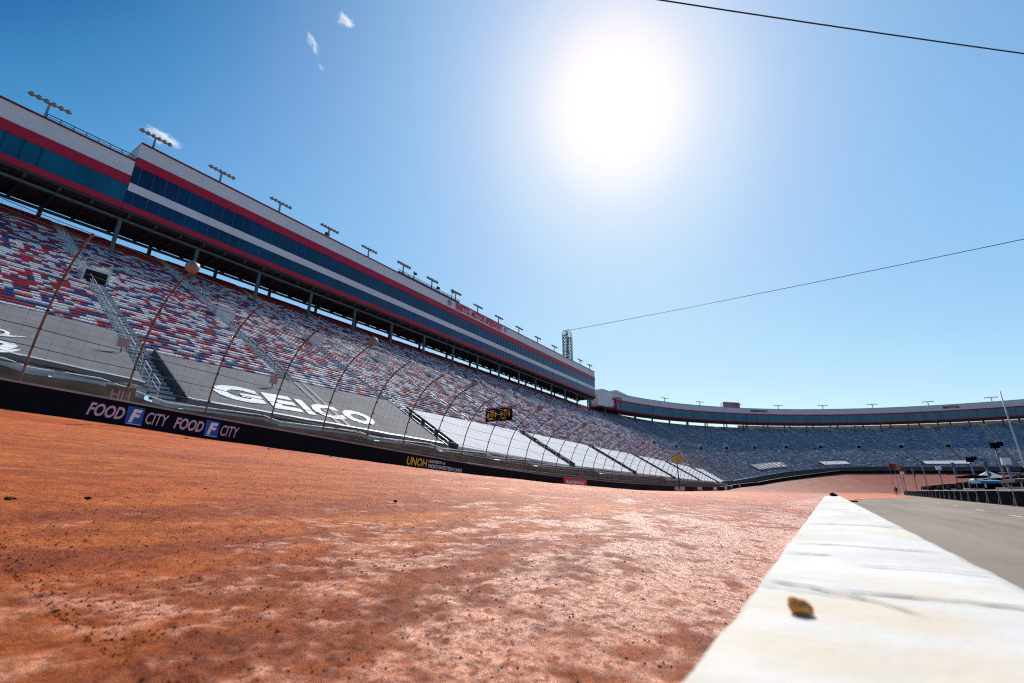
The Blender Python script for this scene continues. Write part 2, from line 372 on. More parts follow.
def crack(pts,w):
    mb=MB(); P=[]
    pts=np.array(pts)
    tt=np.linspace(0,1,40); xs=np.interp(tt,np.linspace(0,1,len(pts)),pts[:,0]); yy=np.interp(tt,np.linspace(0,1,len(pts)),pts[:,1])
    yy=yy+.012*vnoise(tt*14,tt*0+w*977,12); ww=.8*w*(.5+1.0*(vnoise(tt*11,tt*0+3.3,int(w*1e4))+.5))*np.clip(np.minimum(tt,1-tt)*8,.15,1)
    for x,y,k in zip(xs,yy,ww): P.append([(x,y-k,WT+.0055),(x,y+k,WT+.0055)])
    grid(mb,np.array(P)); mb.build('crack',m_crack,wt)
crack([(-.15,1.235),(-.06,1.20),(.02,1.14),(.10,1.04)],.006)
crack([(-.02,1.19),(.08,1.20),(.18,1.22),(.318,1.20)],.007)
crack([(-.155,1.16),(-.07,1.15),(.05,1.12)],.0035)
crack([(-.15,2.1),(.0,2.14),(.31,2.12)],.008)
crack([(-.15,1.78),(-.02,1.80)],.008)
crack([(.02,1.60),(.2,1.66),(.3,1.63)],.005)
crack([(-.155,3.4),(.1,3.45),(.31,3.4)],.011); crack([(-.155,6.1),(.1,6.15),(.31,6.1)],.02); crack([(-.155,9.4),(.31,9.4)],.03); crack([(-.155,14),(.31,14)],.04)
mb=MB()
def lump(mb,c,r,seed,sq=(1,1,.7),n=10,mi=0,amp=.35):
    V=[];F=[]
    for i in range(n+1):
        for j in range(2*n):
            a=PI*i/n; q=2*PI*j/(2*n); d=np.array([math.sin(a)*math.cos(q),math.sin(a)*math.sin(q),math.cos(a)])
            k=1+amp*2*float(vnoise(np.array(d[0]*1.7+seed),np.array(d[1]*1.7+d[2]*2.3+seed),seed))+amp*.7*float(vnoise(np.array(d[0]*5+seed),np.array(d[1]*5+d[2]*6.),seed+1))
            V.append(np.array(c)+np.array(sq)*d*r*k)
    m=2*n
    for i in range(n):
        for j in range(m): F.append((i*m+j,(i+1)*m+j,(i+1)*m+(j+1)%m,i*m+(j+1)%m))
    mb.add(V,F,mi,True)
m_clod=M('clod_orange',(.72,.27,.07),.9,.15,col2=(.82,.38,.13),vscale=40,bump=.6,bscale=120)
m_clodd=M('clod_dark',(.05,.018,.010),.9,.15,col2=(.13,.045,.022),vscale=20,bump=.8,bscale=60)
lump(mb,(-.066,.945,WT+.0125),.016,21,(1.12,.95,.78)); 
o=mb.build('dirt_clod',m_clod,loc=(-.066,.945,WT)); tag(o,'orange clay pebble lying on top of the white wall','clod')
mb=MB(); lump(mb,(.10,20.2,WT+.05),.075,5,(1.5,1,.8)); o=mb.build('rubber_scrap',m_dark,loc=(.10,20.2,WT)); tag(o,'dark scrap lying on the far tip of the white wall','debris')

# ------------------------------------------------------------------ clods on the clay
clods=[((-1.39,.89),.016,2.6,'dark torn clod lying alone in the near orange clay at bottom left'),
       ((-4.35,.85),.030,2.2,'dark clod in the left clay at the very edge of the picture'),
       ((-4.53,1.05),.022,2.8,'flat brown clod just right of the one at the left edge'),
       ((-4.38,1.24),.028,2.6,'dark broken clod third from the left edge of the clay'),
       ((-4.06,3.84),.022,1.5,'single black lump in the middle of the clay'),
       ((-.78,1.48),.018,2.4,'dark clod in the pale crust near the white wall'),
       ((-5.0,2.28),.020,2.0,'small dark clod in the clay below the blue logos')]
for k,((x,y),r,el,lab) in enumerate(clods):
    z=float(zdirt(np.array(y),np.array(26+x)))+r*.25
    mb=MB()
    for q in range(4):
        lump(mb,(x+r*el*.5*(random.random()-.5)*1.6,y+r*(random.random()-.5),z+r*.2*random.random()),r*(.45+.35*random.random()),60+k*7+q,(1.4,.9,.65),8,amp=.5)
    o=mb.build('dirt_clod',m_clodd,loc=(x,y,z)); tag(o,lab,'clod')
# crumbs: countless
mb=MB(); n=17000
yy=.55+(rng.random(n)**2.2)*26; xx=-.25-(rng.random(n)**1.25)*np.minimum(25,2.2+yy*1.6)
keep=xx>-25.3; xx=xx[keep]; yy=yy[keep]; n=len(xx)
dist=np.hypot(xx,yy); rr=(.0012+.0038*rng.random(n)**4)*(1+dist*.12)
zz=zdirt(yy,26+xx)+relief(yy,26+xx,np.full(n,.02),np.full(n,.02))+rr*.3
ico=np.array([(0,0,1),(.9,0,.1),(.28,.85,0),(-.72,.53,.1),(-.72,-.53,-.05),(.28,-.85,.1),(0,0,-1)],float)
icf=[(0,1,2),(0,2,3),(0,3,4),(0,4,5),(0,5,1),(6,2,1),(6,3,2),(6,4,3),(6,5,4),(6,1,5)]
a=rng.random(n)*6.28; sx=.7+.8*rng.random(n); sz=.5+.4*rng.random(n)
V=ico[None]*np.stack([rr*sx,rr,rr*sz],-1)[:,None,:]*(1+.35*(rng.random((n,7,1))-.5))
ca,sa=np.cos(a)[:,None],np.sin(a)[:,None]; V=np.stack([V[:,:,0]*ca-V[:,:,1]*sa,V[:,:,0]*sa+V[:,:,1]*ca,V[:,:,2]],-1)+np.stack([xx,yy,zz],-1)[:,None,:]
F=(np.array(icf)[None]+7*np.arange(n)[:,None,None]).reshape(-1,3)
mb.add(V.reshape(-1,3),F.tolist(),0,False); mb.m=np.repeat((rng.random(n)<.55).astype(int),10).tolist()
o=mb.build('dirt_crumbs',[M('crumb_orange',(.36,.085,.025),.95,.1,var=.3,vscale=30),M('crumb_brown',(.14,.04,.018),.9,.15,var=.3,vscale=30)]); tag(o,'loose clay crumbs scattered over the red dirt track','dirt crumbs',kind='stuff')

# ------------------------------------------------------------------ text
def text(name, body, mat, parent, org, ux, uy, w, h, shear=0., bold=.0, ext=.004):
    """text fitted to w x h, lower left at org, along ux, up uy"""
    cu=bpy.data.curves.new(name,'FONT'); cu.body=body; cu.size=1; cu.shear=shear; cu.offset=bold; cu.extrude=0.0; cu.resolution_u=3
    t=bpy.data.objects.new(name,cu); COL.objects.link(t); bpy.context.view_layer.update()
    me=bpy.data.meshes.new_from_object(t.evaluated_get(bpy.context.evaluated_depsgraph_get()))
    bpy.data.objects.remove(t); bpy.data.curves.remove(cu)
    v=np.array([x.co[:] for x in me.vertices]); fs=[tuple(p.vertices) for p in me.polygons]; bpy.data.meshes.remove(me)
    lo,hi=v.min(0),v.max(0); q=(v-lo)/(np.maximum(hi-lo,1e-6)); ux=np.array(ux,float); uy=np.array(uy,float); nn=np.cross(ux,uy); nn/=np.linalg.norm(nn)
    W=np.array(org)+q[:,0:1]*w*ux+q[:,1:2]*h*uy
    nv=len(W); mb=MB(); mb.add(np.concatenate([W+nn*ext]),fs)
    # rim so that letters have thickness
    from collections import Counter
    cnt=Counter(); 
    for f in fs:
        for a,b in zip(f,f[1:]+f[:1]): cnt[(a,b)]+=1
    rim=[(a,b) for (a,b) in cnt if (b,a) not in cnt]
    mb.add(np.concatenate([W+nn*ext,W]),[(b,a,a+nv,b+nv) for a,b in rim])
    return mb.build(name,mat,parent)

# ------------------------------------------------------------------ outer wall
WH=1.03
ow=empty('track_wall','long black outer track wall with lettered banners below the grandstand','wall')
ss=np.concatenate([np.arange(-26,60,1.5),np.arange(60,345,2.)])
zw=zwall(ss)
def sweep(ss,prof):
    """prof: list of (d,zoff) arrays, closed"""
    return np.stack([pt(ss,np.full(len(ss),d),zwall(ss)+zo) for d,zo in prof],1)
mb=MB(); grid(mb,sweep(ss,[(.35,-.6),(.35,WH),(.0,WH),(.0,-.6)]),flip=False); mb.build('wall_body',m_black,ow)
mb=MB(); grid(mb,sweep(ss,[(.38,WH+.003),(.38,WH+.085),(-.03,WH+.085),(-.03,WH+.003),(.38,WH+.003)])); mb.build('coping',M('coping_grey',(.30,.27,.26),.7,.3,var=.25,vscale=.8),ow)
def wall_frame(s):
    a=pt(s,0,zwall(s)); b=pt(s+.4,0,zwall(s+.4)); u=(b-a); u/=np.linalg.norm(u); return a,u
def wtext(body,s0,s1,z0,h,mat,shear=.25,bold=.03,name='lettering',off=.012):
    a,u=wall_frame((s0+s1)/2); b0=pt(s0,0,0); L=(s1-s0)/max(abs(u[1]) if s0<S0 else 1,.2)
    org=pt(s0,-off,zwall((s0+s1)/2)-u[2]*(s1-s0)/2+z0)
    tan,_=frame((s0+s1)/2); return text(name,body,mat,ow,org,u,(0,0,1),L,h,shear,bold)
def wpanel(s0,s1,z0,h,mat,name='banner',off=.006,th=.006):
    a,u=wall_frame((s0+s1)/2); L=(s1-s0); c=pt((s0+s1)/2,-off,zwall((s0+s1)/2)+z0+h/2); n=np.cross(u,(0,0,1)); 
    mb=MB(); mb.boxes([c],u*L/2,np.array([0,0,1])*h/2,n*th/2); return mb.build(name,mat,ow)
for s0,s1 in ((6.52,9.60),(9.85,12.95)):
    k=(s1-s0)
    wtext('FOOD',s0,s0+.43*k,.24,.56,m_letter,.30,.03)
    wpanel(s0+.455*k,s0+.665*k,.12,.79,m_blue,'logo_panel')
    wtext('F',s0+.49*k,s0+.64*k,.20,.62,m_lettw,.25,.05,'logo_letter',.016)
    wpanel(s0+.475*k,s0+.655*k,.13,.03,m_lettw,'logo_line',.014)
    wtext('CITY',s0+.70*k,s1,.24,.56,m_letter,.30,.012)
wtext('UNOH',25.4,27.6,.22,.60,m_letty,.2,.02)
wtext('UNIVERSITY of',27.75,29.7,.62,.22,m_lettw,0,.01)
wtext('NORTHWESTERN OHIO',27.75,31.9,.22,.30,m_lettw,0,.01)
wpanel(50.9,57.4,.10,.90,m_bred); wtext('RACEWAY',51.6,56.8,.34,.42,m_lettw,0,.03)
for s0,s1,mt in ((100.,108.,m_letter),(120,125,m_letter),(139,144,m_whitep),(156,160,m_whitep),(166,170,m_whitep),(176,180,m_letter)):
    wpanel(s0,s1,.14,.80,mt,'banner')

# concourse between wall and stand
def dfront(s): # distance of stand's lowest covered row from the wall
    return np.interp(s,[-30,4.5,11,13.3,30,57,132,170,210,400],[10.2,10.,8.9,7.4,6.0,3.8,2.4,2.2,4.,4.])
def zfront(s): return zrow(np.zeros(1),np.array([s]))[0]
ss2=np.arange(-26,345,1.5)
mb=MB(); P=np.stack([pt(ss2,np.full(len(ss2),.36),zwall(ss2)+.45),pt(ss2,dfront(ss2)*.5+.4,zwall(ss2)+.55),pt(ss2,dfront(ss2)+1.2,zwall(ss2)+.6),pt(ss2,np.full(len(ss2),75.),np.full(len(ss2),.3))],1)
grid(mb,P); mb.build('concourse',m_walk)['kind']='structure'

# ------------------------------------------------------------------ catch fences
def fence_post(s,h,drum,par):
    tan,out=frame(s); b=pt(s,.2,zwall(s)+WH+.08)
    hh=np.array([0,.7,1.4,2.1,2.8,3.4,3.95,4.4,4.75,5.0,5.2,5.32])*h/6.6*1.02; off=-np.array([0,.10,.24,.44,.72,1.05,1.45,1.9,2.4,2.9,3.4,3.85])*h/6.6
    P=b[None]+out[None]*off[:,None]+np.array([0,0,1.])*hh[:,None]
    if par is None: return P
    mb=MB(); mb.tube(P,.044,6); o=mb.build('post',m_rust,par)
    if -2<s<30:
        for k in range(1,10): MB().tube([P[k]-out*0.02,P[k]-out*.20],.03,5).build('bracket',m_wire,o)
    if drum:
        c=P[-1]-out*.1+np.array([0,0,.25]); mb=MB(); ax=np.array([0,-1,0.])*.9+out*-.43; ax/=np.linalg.norm(ax)
        prof=[(-.20,.05),(-.19,.22),(-.13,.27),(.12,.27),(.17,.22),(.19,.05)]
        mb.tube([c+ax*a for a,_ in prof],[r for _,r in prof],16); mb.build('round_lamp',m_drum,o)
    return P
POST=[4.3+3.45*k for k in range(-4,47)]
cf=empty('catch_fence','tall rusty catch fence of curved posts and cables on the straight black wall','fence')
rows=[]
for k,s in enumerate(POST):
    rows.append(fence_post(s,6.6,(k-5)%3==0 and k>=5 and s<120,cf))
def cables(par,rows,idx,r,name='cable'):
    for j in idx:
        pts=[]
        for a,b in zip(rows[:-1],rows[1:]):
            for q in (0,.5): 
                p=a[j]*(1-q)+b[j]*q; pts.append(p-np.array([0,0,.03 if q else 0]))
        pts.append(rows[-1][j]); mb=MB(); mb.tube(pts,r,4,cap=False); mb.build(name,m_wire,par)
rows0=rows
cables(cf,rows,range(1,12),.016)
cf2=empty('catch_fence','catch fence of thin dark posts round the far banked turn','fence')
rows=[fence_post(s,6.2,False,None) for s in np.arange(166.5,320,5.)]
for P in rows:
    mb=MB(); mb.tube(P,.05,5); mb.build('post',m_rust,cf2)
cables(cf2,rows,range(1,12,2),.02)
# woven wire between the posts
mb=MB()
for a,b in zip(rows0[:-1],rows0[1:]):
    if a[0][1]>125: break
    for q in np.arange(0,1,1/7.): mb.tube(a*(1-q)+b*q,.0036,3,cap=False)
    for j in range(11):
        for t in (.33,.67): mb.tube([a[j]*(1-t)+a[j+1]*t,b[j]*(1-t)+b[j+1]*t],.0036,3,cap=False)
o=mb.build('wire_mesh',m_wire,cf); o['kind']='stuff'
# sign hanging on the fence
sg=empty('hanging_sign','pair of black sign boards with gold emblems hanging on the catch fence','sign',loc=(-25.2,36,7.3))
for k,x in enumerate((-25.9,-24.35)):
    mb=MB(); mb.box((x,36,7.28),(.74,.05,.62)); b=mb.build('board',m_canblk,sg)
    mb=MB()
    for (dx,dz,w,h) in ((0,0,.40,.26),(-.42,-.02,.16,.34),(.42,.02,.16,.34),(0,.36,.25,.1),(-.15,-.40,.35,.09)):
        c=np.array([x+dx,35.94,7.28+dz]); mb.add([c+(-w,0,0),c+(0,0,-h),c+(w,0,0),c+(0,0,h)],[(0,1,2,3)])
        mb.v[-1][:,1]-=.002*abs(dx)*7+.003*abs(dz)*9
    mb.build('emblem',m_gold,b)
    mb=MB(); 
    for dx in (-.2,.05,.28): mb.box((x+dx,35.925,7.28),(.05,.004,.20))
    mb.build('emblem_bar',m_canblk,b)
mb=MB(); mb.bar((-26.7,36.06,7.98),(-23.5,36.06,7.98),.06); mb.build('hanger',m_rust,sg)
sg=empty('disc_sign','yellow round sign on a dark pole at the far end of the straight','sign',loc=(-25.6,102,zwall(102)))
mb=MB(); mb.tube([(-25.6,102,zwall(102)+.5),(-25.6,102,6.6)],.12,6); mb.build('pole',m_dsteel,sg)
mb=MB(); mb.tube([(-25.6,101.8,6.9),(-25.6,102.2,6.9)],1.35,8); d=mb.build('disc',M('pale_disc',(.62,.50,.36),.6,.3),sg)
mb=MB(); mb.box((-25.6,101.76,6.9),(.95,.03,.38)); mb.build('plate',m_gold,d)

# ------------------------------------------------------------------ stands
NR=84
KR=NR/64.
def drow(i,s):
    t=np.asarray(i,float)/NR; b=sstep(s,150,205)
    return (2.2+55.8*t)*(1-b)+(4.+44.*t)*b
def z0_(s): return np.interp(s,[0,150,165,175,185,194,205,215,225,238,250,400],[1.4,1.4,1.45,1.7,2.2,3.1,4.5,5.8,6.9,8.0,8.6,8.6])
def zrow(i,s):
    t=np.asarray(i,float)/NR; b=sstep(s,150,205)
    return (z0_(s)+(34.05*(1-b)+29.6*b-z0_(s))*t)+H0
AISLE=[12.2+12.35*k for k in range(-3,28)]
def in_aisle(s,pad=.75):
    return np.min(np.abs(np.asarray(s)[...,None]-np.array(AISLE)),-1)<pad
def i_first(s):  # lowest built row
    return np.searchsorted(drow(np.arange(NR),s),dfront(s)-.01)
def build_deck(parent,s_a,s_b,step,mat):
    mb=MB(); edges=np.arange(s_a,s_b+1e-6,step)
    if edges[-1]<s_b-.01: edges=np.append(edges,s_b)
    V=[];F=[]
    for sa,sb in zip(edges[:-1],edges[1:]):
        i0=int(i_first((sa+sb)/2)); i=np.arange(i0,NR+1)
        rows=[]
        for s in (sa,sb):
            d=drow(i,s); z=zrow(i,s); zlow=np.concatenate([[float(zwall(s))+.3],z[:-1]])
            p=np.stack([pt(np.full(len(i),s),d,zlow),pt(np.full(len(i),s),d,z)],1).reshape(-1,3)
            rows.append(p)
        grid(mb,np.stack(rows,0))
    return mb.build('deck',mat,parent)
def seat_arrays(s_a,s_b,first_row,pitch,colfun):
    """seat positions with a colour run pattern"""
    Ss=[];Is=[];Cs=[]
    for i in range(NR-1):
        k=(RW+float(drow(i,230)))/RW
        base=np.arange(s_a,s_b,pitch) if s_a<150 else np.arange(s_a,s_b,pitch/k)
        ok=~in_aisle(base)&(i>=first_row(base))
        n=len(base); c=np.zeros(n,int); j=0
        while j<n:
            L=random.choice((1,1,1,2)); c[j:j+L]=colfun(i,base[j],random.random()); j+=L
        Ss.append(base[ok]); Is.append(np.full(ok.sum(),i)); Cs.append(c[ok])
    return np.concatenate(Ss),np.concatenate(Is),np.concatenate(Cs)
def seat_boxes(mb,S,I,C,half,simple=False):
    th=np.maximum(S-S0,0)/RW; tan=np.stack([np.sin(th),np.cos(th),0*th],-1); out=np.stack([-np.cos(th),np.sin(th),0*th],-1)
    d=drow(I,S); z=zrow(I,S); up=np.array([0,0,1.])
    bk=out*.50+up*.866
    c=pt(S,d+.52,z+.43); mb.boxes(c,tan*half,bk*.105,np.cross(tan,bk)*.022,C)
    if not simple:
        c=pt(S,d+.30,z+.33); mb.boxes(c,tan*half,out*.17,up*np.full((1,3),.025),C)
# --- the long grandstand
gs=empty('grandstand','long grandstand of red white and blue seats beside the dirt straight','grandstand')
build_deck(gs,-26,S0+5,1.5,m_deck)
def tarp_top_row(s): return KR*np.where(np.asarray(s)<11.6,17.3,np.where(np.asarray(s)<36.5,13.6,np.interp(s,[36.5,60,120,172],[12.2,11.8,10.5,8.5])))
def colf(i,s,r):
    if i>=NR-10: return 1 if r<.9 else 2
    return 0 if r<.46 else (1 if r<.73 else 2)
S,I,C=seat_arrays(-26,S0+7,tarp_top_row,.49,colf)
near=np.hypot(26+drow(I,S),S-2)*1.0+np.where(S<5,60,0)+np.abs(S-17)*.0
order=np.argsort(near); big=order[:100]; rest=order[100:]
mb=MB(); seat_boxes(mb,S[rest],I[rest],C[rest],.225); o=mb.build('seats',[m_seatw,m_seatr,m_seatb],gs); o['kind']='stuff'
protos=[]
for c in range(3):
    mb=MB(); up=np.array([0,0,1.])
    mb.boxes([(-.52,0,.43)],(0,.225,0),np.array([-.50,0,.866])*.105,(.019,0,.011)); mb.boxes([(-.30,0,.33)],(0,.225,0),(.17,0,0),(0,0,.025))
    me=mb.build('seat',[(m_seatw,m_seatr,m_seatb)[c]]); protos.append(me)
used=[False]*3
for k in big:
    c=int(C[k]); o=protos[c] if not used[c] else copy_obj(protos[c],deep=False); used[c]=True
    o.parent=gs; o.location=pt(S[k],float(drow(I[k],S[k])),float(zrow(I[k],S[k])))
for c in range(3):
    if not used[c]: bpy.data.objects.remove(protos[c])
# aisles: steps, handrails, dark entrances
UNCOV=(12.2,36.9,61.6,86.3,111.0,135.7,160.4,-12.5)
def aisle(s,par,lo,hi,dark_to=0,detail=True):
    tan,out=frame(s); mb=MB(); up=np.array([0,0,1.])
    i=np.arange(lo,hi); d=drow(i,s); z=zrow(i,s); dd=float(drow(5,s)-drow(4,s)); dz=float(zrow(5,s)-zrow(4,s))
    C=pt(np.full(len(i),s),d+dd*.75,z+dz*.25); mb.boxes(C,tan*.62,out*dd*.25,up*dz*.25)
    if detail:
        C=pt(np.full(len(i),s),d+dd*.51,z+dz*.5); mb.boxes(C,tan*.60,out*dd*.05,up*dz*.06,1)
    mb.build('stair',[m_stair if detail else m_dsteel,m_rail],par)
    if detail:
        hr=[]
        for i0 in range(lo,hi-2,3):
            mb=MB(); hr.append(mb); p=pt(s-.45,float(drow(i0+.2,s)),float(zrow(i0,s))); q=pt(s-.45,float(drow(i0+2.3,s)),float(zrow(i0+2.1,s)))
            for a in (p,q): mb.bar(a,a+up*.98,.055)
            mb.bar(p+up*.98,q+up*.98,.055); mb.bar(p+up*.55,q+up*.55,.035)
        multi('handrail',hr,m_rail,par)
def portal(s,par,i0,hole=True):
    tan,out=frame(s); up=np.array([0,0,1.]); c=pt(s,float(drow(i0,s)),float(zrow(i0,s)))
    hw=1.05; dp=1.9
    mb=MB(); mb.boxes([c+out*dp/2+up*.75],tan*hw,out*dp/2,up*.75); r=mb.build('entrance_block',m_deck,par)
    if hole: mb=MB(); mb.boxes([c-out*.012+up*.66],tan*(hw-.2),out*.02,up*.6); mb.build('opening_shade',m_dark,r)  # near-black plate paints the entrance's inner shade onto the solid block
    mb=MB()
    for sg_ in (-1,1):
        a=c+tan*hw*sg_+up*1.52; b=a+out*dp
        mb.bar(a+up*.9,b+up*.9,.05); mb.bar(a+up*.45,b+up*.45,.04)
        for q in np.linspace(0,1,4): mb.bar(a*(1-q)+b*q,a*(1-q)+b*q+up*.9,.04)
    a=c+tan*hw+up*1.52; b=c-tan*hw+up*1.52; mb.bar(a+up*.9,b+up*.9,.05); mb.bar(a+up*.45,b+up*.45,.04)
    mb.build('guard_rail',m_rail,r)
for s in sorted(AISLE,key=lambda q: abs(q-14)):
    if s<S0+2:
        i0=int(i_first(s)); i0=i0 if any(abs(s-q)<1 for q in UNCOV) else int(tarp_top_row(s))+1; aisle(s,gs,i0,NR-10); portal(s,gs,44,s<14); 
        tan,out=frame(s); up=np.array([0,0,1.])
        if not any(abs(s-q)<1 for q in UNCOV): continue
        lo,hi=i0,int(tarp_top_row(s+1))+2
        a=pt(s+.85,float(drow(lo,s)),float(zrow(lo,s))); b=pt(s+.85,float(drow(hi,s)),float(zrow(hi,s)))
        mb=MB()
        mb.bar(a+up*.30,b+up*.30,.10,.85)  # added dark slab, stands in for the dark seat undersides at the tarp edge
        mb.build('dark_tarp_side',m_dsteel,gs)
# rail and brown boards along the front of the stand
mb=MB(); ss3=np.arange(-26,S0+5,1.0)
def front_line(off,zo):
    out=[]
    for s in ss3:
        i0=min(int(i_first(s+k_)) for k_ in (-1.6,-.8,0,.8,1.6)); out.append(pt(s,float(drow(i0,s))+off,float(zrow(i0,s))+zo))
    return np.array(out)
f0=front_line(-.25,0); lowz=np.array([zwall(s)+.55 for s in ss3])
A=f0.copy(); A[:,2]=f0[:,2]*.92+lowz*.08; B=f0.copy(); B[:,2]=lowz
C2=A.copy(); C2[:,0]-=.12; D=B.copy(); D[:,0]-=.12
grid(mb,np.stack([D,C2,A,B],1),flip=False); mb.build('front_wall',m_brown,gs)
mb=MB(); fl=front_line(-.30,.12); mb.tube(fl,.045,5,cap=False); 
mb.build('front_rail',m_whitep,gs)
# boards along the walkway fence (pinkish brown boards with gaps)
wf=empty('walkway_barrier','low brown board barrier along the walkway behind the black wall','fence')
mb=MB()
for s in np.arange(-20,165,2.4):
    tan,out=frame(s+1); z=zwall(s+1)
    a=pt(s,dfront(s)*.55+.3,zwall(s)+.55); b=pt(s+2.36,dfront(s+2.36)*.55+.3,zwall(s+2.36)+.55)
    mb.bar(a+(0,0,.45),b+(0,0,.45),.06,.62,mi=random.choice((0,0,0,1,2)) if s<60 else random.choice((0,0,0,0,1)))
mb.build('board',[m_brown,M('rust_board',(.15,.03,.025),.8,.2,var=.5,vscale=2),M('black_mesh_board',(.012,.012,.013),.9,.1,var=.6,vscale=7,stretch=(1,4,1))],wf)
mb=MB()
for s in np.arange(-20,165,2.4):
    a=pt(s-.15,dfront(s)*.55+.3,zwall(s)+.5); mb.bar(a,a+(0,0,1.0),.07)
mb.build('barrier_post',m_rust,wf)
mb=MB(); mb.tube([pt(s,dfront(s)*.55+.3,zwall(s)+1.55) for s in np.arange(-20,165,1.5)],.03,5,cap=False); mb.build('top_rail',m_column,wf)

m_pink=M('faded_pink_plate',(.50,.27,.25),.6,.2,var=.1)
r=empty('notice_board','brown board with two pale letters by the foot of the first stair','sign',loc=(-29,8.35,4.1+H0))
mb=MB(); mb.box((-29,8.35,4.12+H0),(.03,.62,.42)); bd=mb.build('board',m_brown,r); text('lettering','HH',m_pink,bd,(-28.965,7.98,3.88+H0),(0,1,0),(0,0,1),.8,.46,0,.02)
mb=MB(); mb.bar((-29.05,7.8,2.6+H0),(-29.05,7.8,4.5+H0),.08); mb.bar((-29.05,8.9,2.6+H0),(-29.05,8.9,4.5+H0),.08); mb.build('board_post',m_dsteel,r)
for s_,d_,lab in ((10.75,11.15,'small faded pink plate at the top corner of the plain grey tarp'),(20.9,9.75,'small faded pink plate above the big white lettering')):
    i_=d_/55.8*NR; p=pt(s_,d_+2.2,float(zrow(i_,s_))+.9); r=empty('notice_plate',lab,'sign',loc=tuple(p)); mb=MB(); mb.box(p+(.1,0,.3),(.02,.34,.32)); mb.build('plate',m_pink,r); mb=MB(); mb.bar(p+(0,0,-.9),p+(0,0,.5),.06); mb.build('pole',m_dsteel,r)

# tarps over the lowest rows, one per bay
ORD=['first','second','third','fourth','fifth','sixth','seventh','eighth','ninth','tenth','eleventh','twelfth','thirteenth','fourteenth','fifteenth','sixteenth','seventeenth','eighteenth','nineteenth','twentieth']
def tarp_z(s,i): return zrow(i,s)+.55
bays=[(-11.5,-1.0),(-.7,11.2),(13.25,36.0),(37.9,60.7),(62.5,85.4),(87.2,110.1),(111.9,134.8),(136.6,159.5),(161.3,174.)]
m_seam=M('tarp_seam_grey',(.10,.105,.115),.6,.3)
tarps={}
nw=0
for kb,(a,b) in enumerate(bays):
    white=a>36
    n=max(8,int((b-a)/.35)); sv=np.linspace(a,b,n); P=[]
    for s in sv:
        i0=float(np.searchsorted(drow(np.arange(NR),(dfront(s))),0))
        ia=float(np.interp(dfront(s),drow(np.arange(NR),s),np.arange(NR)))+.2; ib=float(tarp_top_row(min(max(s,a+.01),b)))+.5
        if kb and a<11.6<b: ib=float(tarp_top_row((a+b)/2))+.5
        iv=np.linspace(ia,ib,26); rip=.05*np.abs(np.sin(iv*PI))**.4+.025*vnoise(np.full(26,s/.8),iv,6)
        P.append(pt(np.full(26,s),drow(iv,s)+.15,tarp_z(s,iv)+rip))
    P=np.array(P); mb=MB(); grid(mb,P,smooth=True); 
    Q=P.copy(); Q[:,:,2]-=.05; grid(mb,Q,smooth=True,flip=True)
    # front hem
    hem=np.stack([P[:,0],P[:,0]-np.array([0,0,.25])],1); grid(mb,hem,flip=True)
    if white: nw+=1
    if a<-1: lab='grey tarp with white script lettering over the lowest rows at the left edge'
    elif a<11: lab='plain grey tarp over the lowest rows left of the first stair'
    elif a<14: lab='wide grey tarp printed with big white block lettering'
    else: lab='white tarp over the lowest rows, %s bay of the white ones counted from the left'%ORD[nw-1]
    o=mb.build('seat_tarp',m_tarpw if white else m_tarpg,loc=tuple(P[0,0])); tag(o,lab,'tarp','tarps over the lowest seat rows')
    tarps[kb]=(o,a,b)
    # pale hem band
    Pb=np.stack([P[:,0]+(0.02,0,.02),P[:,0]*(.55 if a>11 else .8)+P[:,1]*(.45 if a>11 else .2)+(0.03,0,.05)],1)
    if -1<a<36:
        mb=MB(); grid(mb,Pb); mb.build('hem_band',m_whitep,o)
def tarp_text(body,s0,s1,i0,i1,mat,tar,shear=0,bold=.02):
    sm=(s0+s1)/2
    p00=pt(s0,float(drow(i0,sm))+.15,float(tarp_z(sm,i0))+.088); p10=pt(s1,float(drow(i0,sm))+.15,float(tarp_z(sm,i0))+.088); p01=pt(s0,float(drow(i1,sm))+.15,float(tarp_z(sm,i1))+.088)
    return text('lettering',body,mat,tar,p00,(p10-p00)/np.linalg.norm(p10-p00),(p01-p00)/np.linalg.norm(p01-p00),np.linalg.norm(p10-p00),np.linalg.norm(p01-p00),shear,bold,.006)
